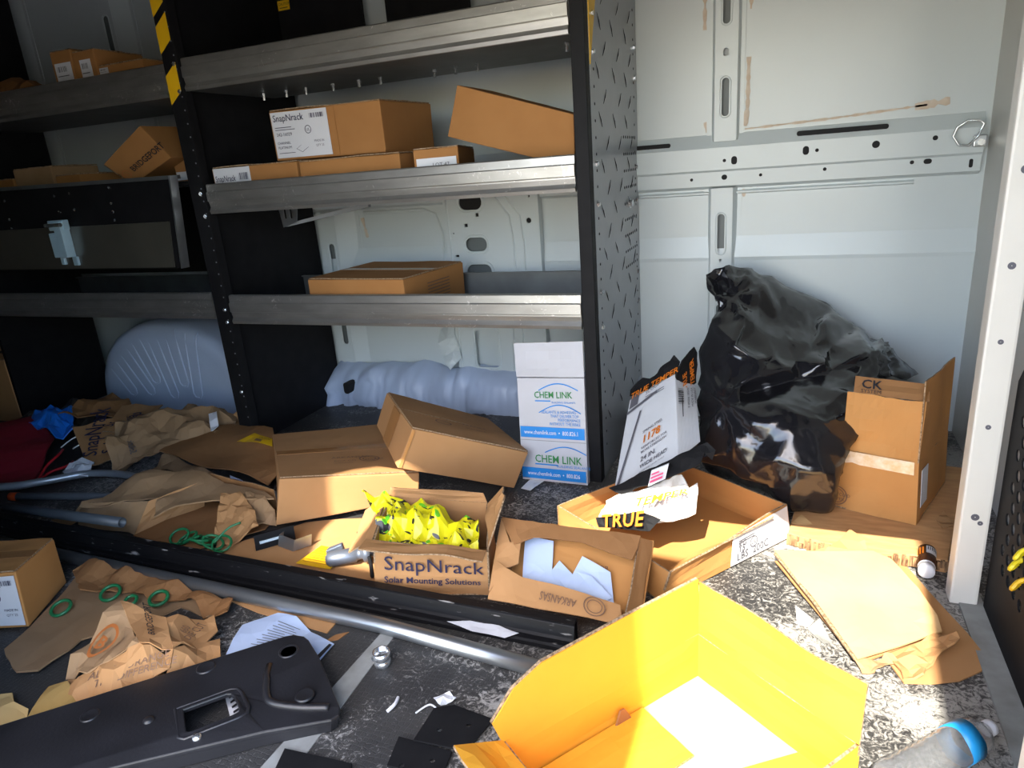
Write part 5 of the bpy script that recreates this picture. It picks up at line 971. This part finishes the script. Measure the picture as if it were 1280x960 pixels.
# black bumper cover
t = thing('bumper_cover', 'large black moulded plastic bumper cover with a cut-out lying in the foreground', 'bumper', (-1.2, .85, .0))
o_ = [(-1.70, .56), (-1.152, 1.115), (-1.135, 1.126), (-1.105, 1.128), (-1.085, 1.120), (-1.02, 1.075), (-.885, .965), (-.878, .950), (-.885, .935), (-1.00, .86), (-1.48, .50)]
hl = [(-1.214, .843), (-1.17, .893), (-1.152, .913), (-1.14, .917), (-1.125, .912), (-1.088, .888), (-1.08, .876), (-1.088, .862), (-1.145, .797), (-1.155, .795)]
def bz(u, v, w):
    d = ((u + 1.13) * .70 + (v - .9) * -.714)           # distance across the panel
    return (u, v, .050 + w - max(0, d - .06) * .22 + .012 * max(0, 1 - abs((u + 1.0) / .05 + (v - 1.02) / .09) ) * 0)
link('skin', plate(o_, [hl], .006, bz, .003), BUMP, t)
mb = MB(); k_ = len(o_)
top_ = [V(bz(u, v, -.003)) for u, v in o_]; cx_ = V((-1.25, .82, 0))
bot_ = [V((p.x + (cx_.x - p.x) * .015, p.y + (cx_.y - p.y) * .015, .003)) for p in top_]
mb.add(top_ + bot_, [(i, (i + 1) % k_, k_ + (i + 1) % k_, k_ + i) for i in range(k_)])
link('side_wall', mb.mesh(), BUMP, t)
e_ = smooth([(-1.085, .97, .056), (-1.065, .945, .053), (-1.035, .925, .050), (-.97, .935, .046), (-.905, .958, .042)])
link('raised_bead', MB().tube([(-1.12, 1.02, .052), (-1.10, .985, .054)] + e_, .009, 8).mesh(), BUMP, t, True)
hr = hl + hl[:1]; link('cutout_rim', MB().tube([V(bz(u + (u + 1.147) * .25, v + (v - .855) * .25, .003)) for u, v in hr], .005, 6, False).mesh(), BUMP, t, True)
for x, y, r, k in ((-1.105, 1.072, .022, 1), (-1.265, .965, .020, 0), (-.972, .962, .019, 0), (-1.405, .765, .018, 0)):
    z = bz(x, y, .004)[2]; link('round_boss', MB().lathe((x, y, z), (0, 0, 1), [(0, r * 1.15), (.004, r * 1.1), (.005, r), (.002 if k else .004, r * .85), (.002 if k else .0035, 0)], 20).mesh(), BUMP, t, True)
for x, y, r in ((-1.26, .795, .012), (-1.122, .795, .010)):
    z = bz(x, y, .004)[2]; link('fastener', MB().lathe((x, y, z), (0, 0, 1), [(0, r), (.005, r * .95), (.008, r * .5), (.008, 0)], 14).mesh(), ZINC if r < .011 else BUMP, t, True)
# loose black plates
PG = 'loose black steel plates'
def flatplate(label, pts, z, seed):
    t = thing('metal_plate', label, 'plate', (pts[0][0], pts[0][1], z), PG)
    link('plate', plate(pts, [circ(sum(p[0] for p in pts) / len(pts) + dx, sum(p[1] for p in pts) / len(pts) + dy, .006, 8) for dx, dy in ((.03, .0), (-.025, -.03))], .004, XY(z)), BLK, t)
flatplate('black steel plate on top, beside the yellow-lit carton', [(-.695, 1.05), (-.655, 1.072), (-.60, 1.065), (-.555, 1.06), (-.575, .965), (-.695, .958)], .014, 1)
flatplate('lower black steel plate with a hole, nearest the bottom of the frame', [(-.735, .963), (-.608, .962), (-.60, .90), (-.72, .89)], .006, 2)
flatplate('black steel plate cut off by the bottom edge beside the plastic panel', [(-.955, .861), (-.793, .872), (-.754, .79), (-.923, .76)], .006, 3)
solo('paper_scrap', 'crumpled tiny clear wrapper behind the loose black plates', 'paper', sheet([(-.72, 1.09, .003), (-.69, 1.115, .006), (-.665, 1.10, .004), (-.69, 1.07, .003)], .001, .012, .012, .03, 151), PLASTIC)
for i, (x, y, lb) in enumerate([(-.735, .885 + .15, 'thin white plastic thread in the middle of the dirty floor'), (-.80, 1.02, 'small curled white scrap right of the black bumper cover')]):
    solo('plastic_thread', lb, 'scrap', MB().tube(smooth([(x, y, .004), (x + .02, y + .03, .006), (x + .05, y + .02, .004)] if i == 0 else [(x, y, .004), (x + .008, y + .02, .008), (x + .002, y + .045, .004)]), .002 if i == 0 else .004, 5).mesh(), WHT)

# ---------------------------------------------------------------- foreground right
B0, B1, B2, B3 = V((-.468, .915, .003)), V((-.158, .687, .003)), V((.15, 1.10, .003)), V((-.16, 1.33, .003)); U_ = V((0, 0, .12))
t, F = open_box('open_carton', 'large sunlit yellow open carton with upright flaps in the foreground', 'box', [B0, B1, B2, B3, B0 + U_, B1 + U_, B2 + U_, B3 + U_], YEL, YELLIT, .006, [('back', 3, .128, .0, 1.0, .0), ('front', 60, .12)], skip=(), seed=160, bow=.002)
f = F['left']; d = (f.b - f.o).normalized() * math.cos(.05) + f.n * math.sin(.05)
A_, B_ = f.p(0, 1, 0), f.p(1, 1, 0)
fp = [A_, B_, B_ + d * .05 + (B_ - A_) * .03, A_.lerp(B_, .93) + d * .10, A_.lerp(B_, .80) + d * .125, A_.lerp(B_, .4) + d * .132, A_ + d * .135]
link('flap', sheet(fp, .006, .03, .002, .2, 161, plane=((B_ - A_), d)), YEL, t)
et = [A_ + d * .135, A_.lerp(B_, .4) + d * .132, A_.lerp(B_, .80) + d * .125, A_.lerp(B_, .93) + d * .10, B_ + d * .05 + (B_ - A_) * .03]
link('fluted_edge', MB().tube(et, .0038, 6).mesh(), EDGE, t)
f = F['back']; d2 = (f.b - f.o).normalized() * math.cos(math.radians(10)) + f.n * math.sin(math.radians(10))
bo = (B0 + B1 + B2 + B3) / 4 + V((0, 0, .012))
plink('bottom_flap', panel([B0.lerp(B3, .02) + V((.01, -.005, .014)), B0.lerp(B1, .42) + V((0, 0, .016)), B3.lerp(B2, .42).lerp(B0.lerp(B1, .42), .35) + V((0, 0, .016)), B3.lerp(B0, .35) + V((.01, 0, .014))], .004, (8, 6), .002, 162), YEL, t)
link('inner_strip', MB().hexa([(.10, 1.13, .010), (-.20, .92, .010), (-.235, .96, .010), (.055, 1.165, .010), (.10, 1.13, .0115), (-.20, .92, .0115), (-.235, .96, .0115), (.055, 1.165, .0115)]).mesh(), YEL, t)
link('torn_slot', MB().hexa([B3.lerp(B0, .42) + V((.012, -.006, .012)), B3.lerp(B0, .50) + V((.012, -.006, .012)), B3.lerp(B0, .50) + V((.016, -.006, .012)), B3.lerp(B0, .42) + V((.016, -.006, .012)), B3.lerp(B0, .45) + V((.010, -.006, .045)), B3.lerp(B0, .47) + V((.010, -.006, .045)), B3.lerp(B0, .47) + V((.014, -.006, .045)), B3.lerp(B0, .45) + V((.014, -.006, .045))]).mesh(), KRD, t)
# folded flat carton with a torn end, on a second sheet
t = thing('flattened_carton', 'folded flat pale carton lit by the sun, torn end towards the viewer', 'cardboard', (.18, 1.7, .012))
link('board', sheet([(-.013, 1.845, .046), (.244, 1.908, .046), (.285, 1.877, .046), (.335, 1.76, .042), (.362, 1.66, .038), (.365, 1.61, .030), (.27, 1.53, .030), (.176, 1.46, .026)], .004, .04, .004, .35, 170), KRL, t)
link('board', sheet([(-.010, 1.83, .022), (.24, 1.90, .020), (.345, 1.74, .020), (.35, 1.61, .016), (.182, 1.462, .014)], .004, .05, .003, .3, 171), KR, t)
link('torn_end', sheet([(.245, 1.50, .014), (.30, 1.55, .020), (.365, 1.60, .030), (.392, 1.592, .046), (.392, 1.57, .042), (.35, 1.53, .028), (.305, 1.455, .014), (.267, 1.44, .012)], .005, .018, .016, .06, 172, jag=.004), KR, t)
link('fluted_edge', MB().tube([(-.010, 1.838, .040), (.085, 1.65, .034), (.172, 1.462, .022)], .005, 6).mesh(), EDGE, t)
link('frayed_edge', sheet([(.17, 1.463, .02), (.25, 1.505, .022), (.262, 1.49, .016), (.235, 1.475, .01), (.20, 1.44, .008), (.185, 1.435, .008)], .002, .012, .008, .02, 173, jag=.004), KRG, t)
solo('flattened_carton', 'brown flat sheet lying in shade under the folded pale carton', 'cardboard', sheet([(.200, 1.93, .006), (.323, 1.94, .006), (.37, 1.80, .006), (.425, 1.65, .006), (.455, 1.545, .006), (.379, 1.473, .006), (.322, 1.446, .006), (.267, 1.432, .006), (.25, 1.477, .006), (.215, 1.56, .006)], .004, .05, .002, .3, 174), KR)
solo('flattened_carton', 'small flat brown flap showing behind the folded pale carton', 'cardboard', sheet([(.056, 1.872, .012), (.075, 1.90, .02), (.13, 1.90, .05), (.19, 2.00, .058), (.225, 1.95, .056), (.235, 1.915, .03), (.15, 1.868, .014)], .004, .04, .002, .2, 175), KR)
solo('paper_scrap', 'small white torn scrap between yellow carton and folded pale carton', 'paper', sheet([(.046, 1.66, .004), (.089, 1.60, .008), (.075, 1.575, .004), (.05, 1.585, .004)], .001, .02, .004, .05, 176), WHT)
solo('paper_scrap', 'small grey triangular scrap beside the white torn scrap', 'paper', sheet([(.072, 1.57, .004), (.102, 1.605, .012), (.127, 1.535, .004), (.11, 1.52, .004)], .001, .02, .004, .05, 177), GREYT)
solo('paper_scrap', 'pale torn label scrap on the particle board left of the round stamp', 'paper', sheet([(.03, 2.02, .042), (.06, 2.08, .046), (.09, 2.03, .042)], .001, .02, .003, .05, 178), KRL)
solo('cardboard_scrap', 'small brown torn scrap on the particle board beside the post', 'cardboard', sheet([(.43, 2.14, .043), (.46, 2.20, .045), (.475, 2.12, .043), (.44, 2.09, .043)], .002, .02, .006, .05, 179), KR)
# small brown bottle with white cap
t = thing('pill_bottle', 'small dark brown bottle with a white cap lying by the grey post', 'bottle', (.372, 1.92, .006))
ax = V((-.14, -.96, .0)).normalized(); p0 = V((.385, 1.975, .0275))
link('bottle_body', MB().lathe(p0, ax, [(0, 0), (0, .022), (.004, .025), (.075, .025), (.088, .018), (.092, .016)], 20).mesh(), BROWNB, t, True)
link('cap', MB().lathe(p0 + ax * .088, ax, [(0, 0), (0, .017), (.002, .0205), (.022, .0205), (.024, .018), (.024, 0)], 20).mesh(), WHT, t, True)
link('neck_ring', MB().lathe(p0 + ax * .082, ax, [(0, .0205), (.005, .0215), (.006, .017)], 20).mesh(), WHT, t, True)
u_ = ax.cross(V((0, 0, 1))).normalized()
def onb(a, h): return p0 + ax * h + (V((0, 0, 1)) * math.cos(a) + u_ * math.sin(a)) * .0256
lb = MB()
for k in range(7): lb.v += [onb(-1.2 + k * .22, .012), onb(-1.2 + k * .22, .05)]
lb.f = [(2 * k, 2 * k + 2, 2 * k + 3, 2 * k + 1) for k in range(6)]
o = link('paper_label', lb.mesh(), WHT, t)
mb = MB()
for k in range(6):
    a = -1.1 + k * .2; q = [onb(a, .016), onb(a + .08, .016), onb(a + .08, .034), onb(a, .034)]; mb.add([p + (p - p0 - ax * (p - p0).dot(ax)).normalized() * .0006 for p in q], [(0, 1, 2, 3)])
link('barcode', mb.mesh(), INK, o)
mb = MB()
for k in range(3):
    q = [onb(.35 + k * .3, .02), onb(.5 + k * .3, .02), onb(.5 + k * .3, .055), onb(.35 + k * .3, .055)]; mb.add([p + (p - p0 - ax * (p - p0).dot(ax)).normalized() * .0006 for p in q], [(0, 1, 2, 3)])
link('orange_print', mb.mesh(), INKO, t)
# water bottle
t = thing('water_bottle', 'crushed clear plastic water bottle with a blue label at the lower right corner', 'bottle', (.33, 1.28, .003))
p0 = V((.195, 1.105, .041)); ax = V((.71, .70, .0)).normalized()
prof = [(0, 0), (.004, .018), (0, .028), (.006, .0345), (.018, .036)]
for k in range(8): prof += [(.024 + k * .0175, .0362), (.033 + k * .0175, .0330)]
prof += [(.166, .036), (.178, .0366), (.222, .0366), (.226, .0352), (.238, .034), (.252, .027), (.262, .017), (.27, .0135), (.282, .013)]
outer = prof; inner_ = [(h_ + (.001 if i < 3 else 0), max(0, r - .0012)) for i, (h_, r) in enumerate(prof)][::-1]
bt = MB().lathe(p0, ax, outer + inner_, 28); me = bt.mesh()
for v in me.vertices: v.co += V((1, .3, 1)) * .003 * noise.noise(v.co * 28); v.co.z = max(v.co.z, .003)
link('bottle_body', me, CLEAR, t, True)
lb = MB().lathe(p0, ax, [(.181, .0368), (.181, .0376), (.219, .0376), (.219, .0368)], 28); me = lb.mesh()
for v in me.vertices: v.co += V((1, .3, 1)) * .003 * noise.noise(v.co * 28); v.co.z = max(v.co.z, .002)
link('label_band', me, PETB, t, True)
link('cap', MB().lathe(p0 + ax * .270, ax, [(0, 0), (0, .015), (.014, .015), (.016, .013), (.016, 0)], 20).mesh(), WHT, t, True)
# yellow ties poking through the perforated partition, cable tie on the back wall
for i, (y, z, lb) in enumerate([(1.545, .30, 'yellow plastic tie end poking through the perforated partition, topmost of three'), (1.565, .262, 'yellow plastic tie end poking through the perforated partition, middle of three'), (1.535, .232, 'dark-tipped yellow tie end poking through the perforated partition, lowest of three')]):
    mb = MB().tube(smooth([(.50, y + .005, z + .01), (.474, y, z), (.462, y - .008, z - .012), (.466, y + .008, z - .024), (.478, y + .014, z - .012)], 5), .0055, 6)
    solo('cable_tie', lb, 'tie', mb.mesh(), mat('tie_yellow', (.82, .66, .01), .4) if i < 2 else HAZ, 'yellow ties on the partition')
t = thing('wall_screw', 'bright steel screw sticking out low on the wall beside the grey post', 'screw', (.60, 2.52, .16))
link('head', MB().lathe((.619, 2.52, .165), (-1, 0, 0), [(0, .014), (.006, .014), (.008, .008), (.03, .007), (.034, .003), (.05, .002), (.05, 0)], 10).mesh(), ZINC, t, True)
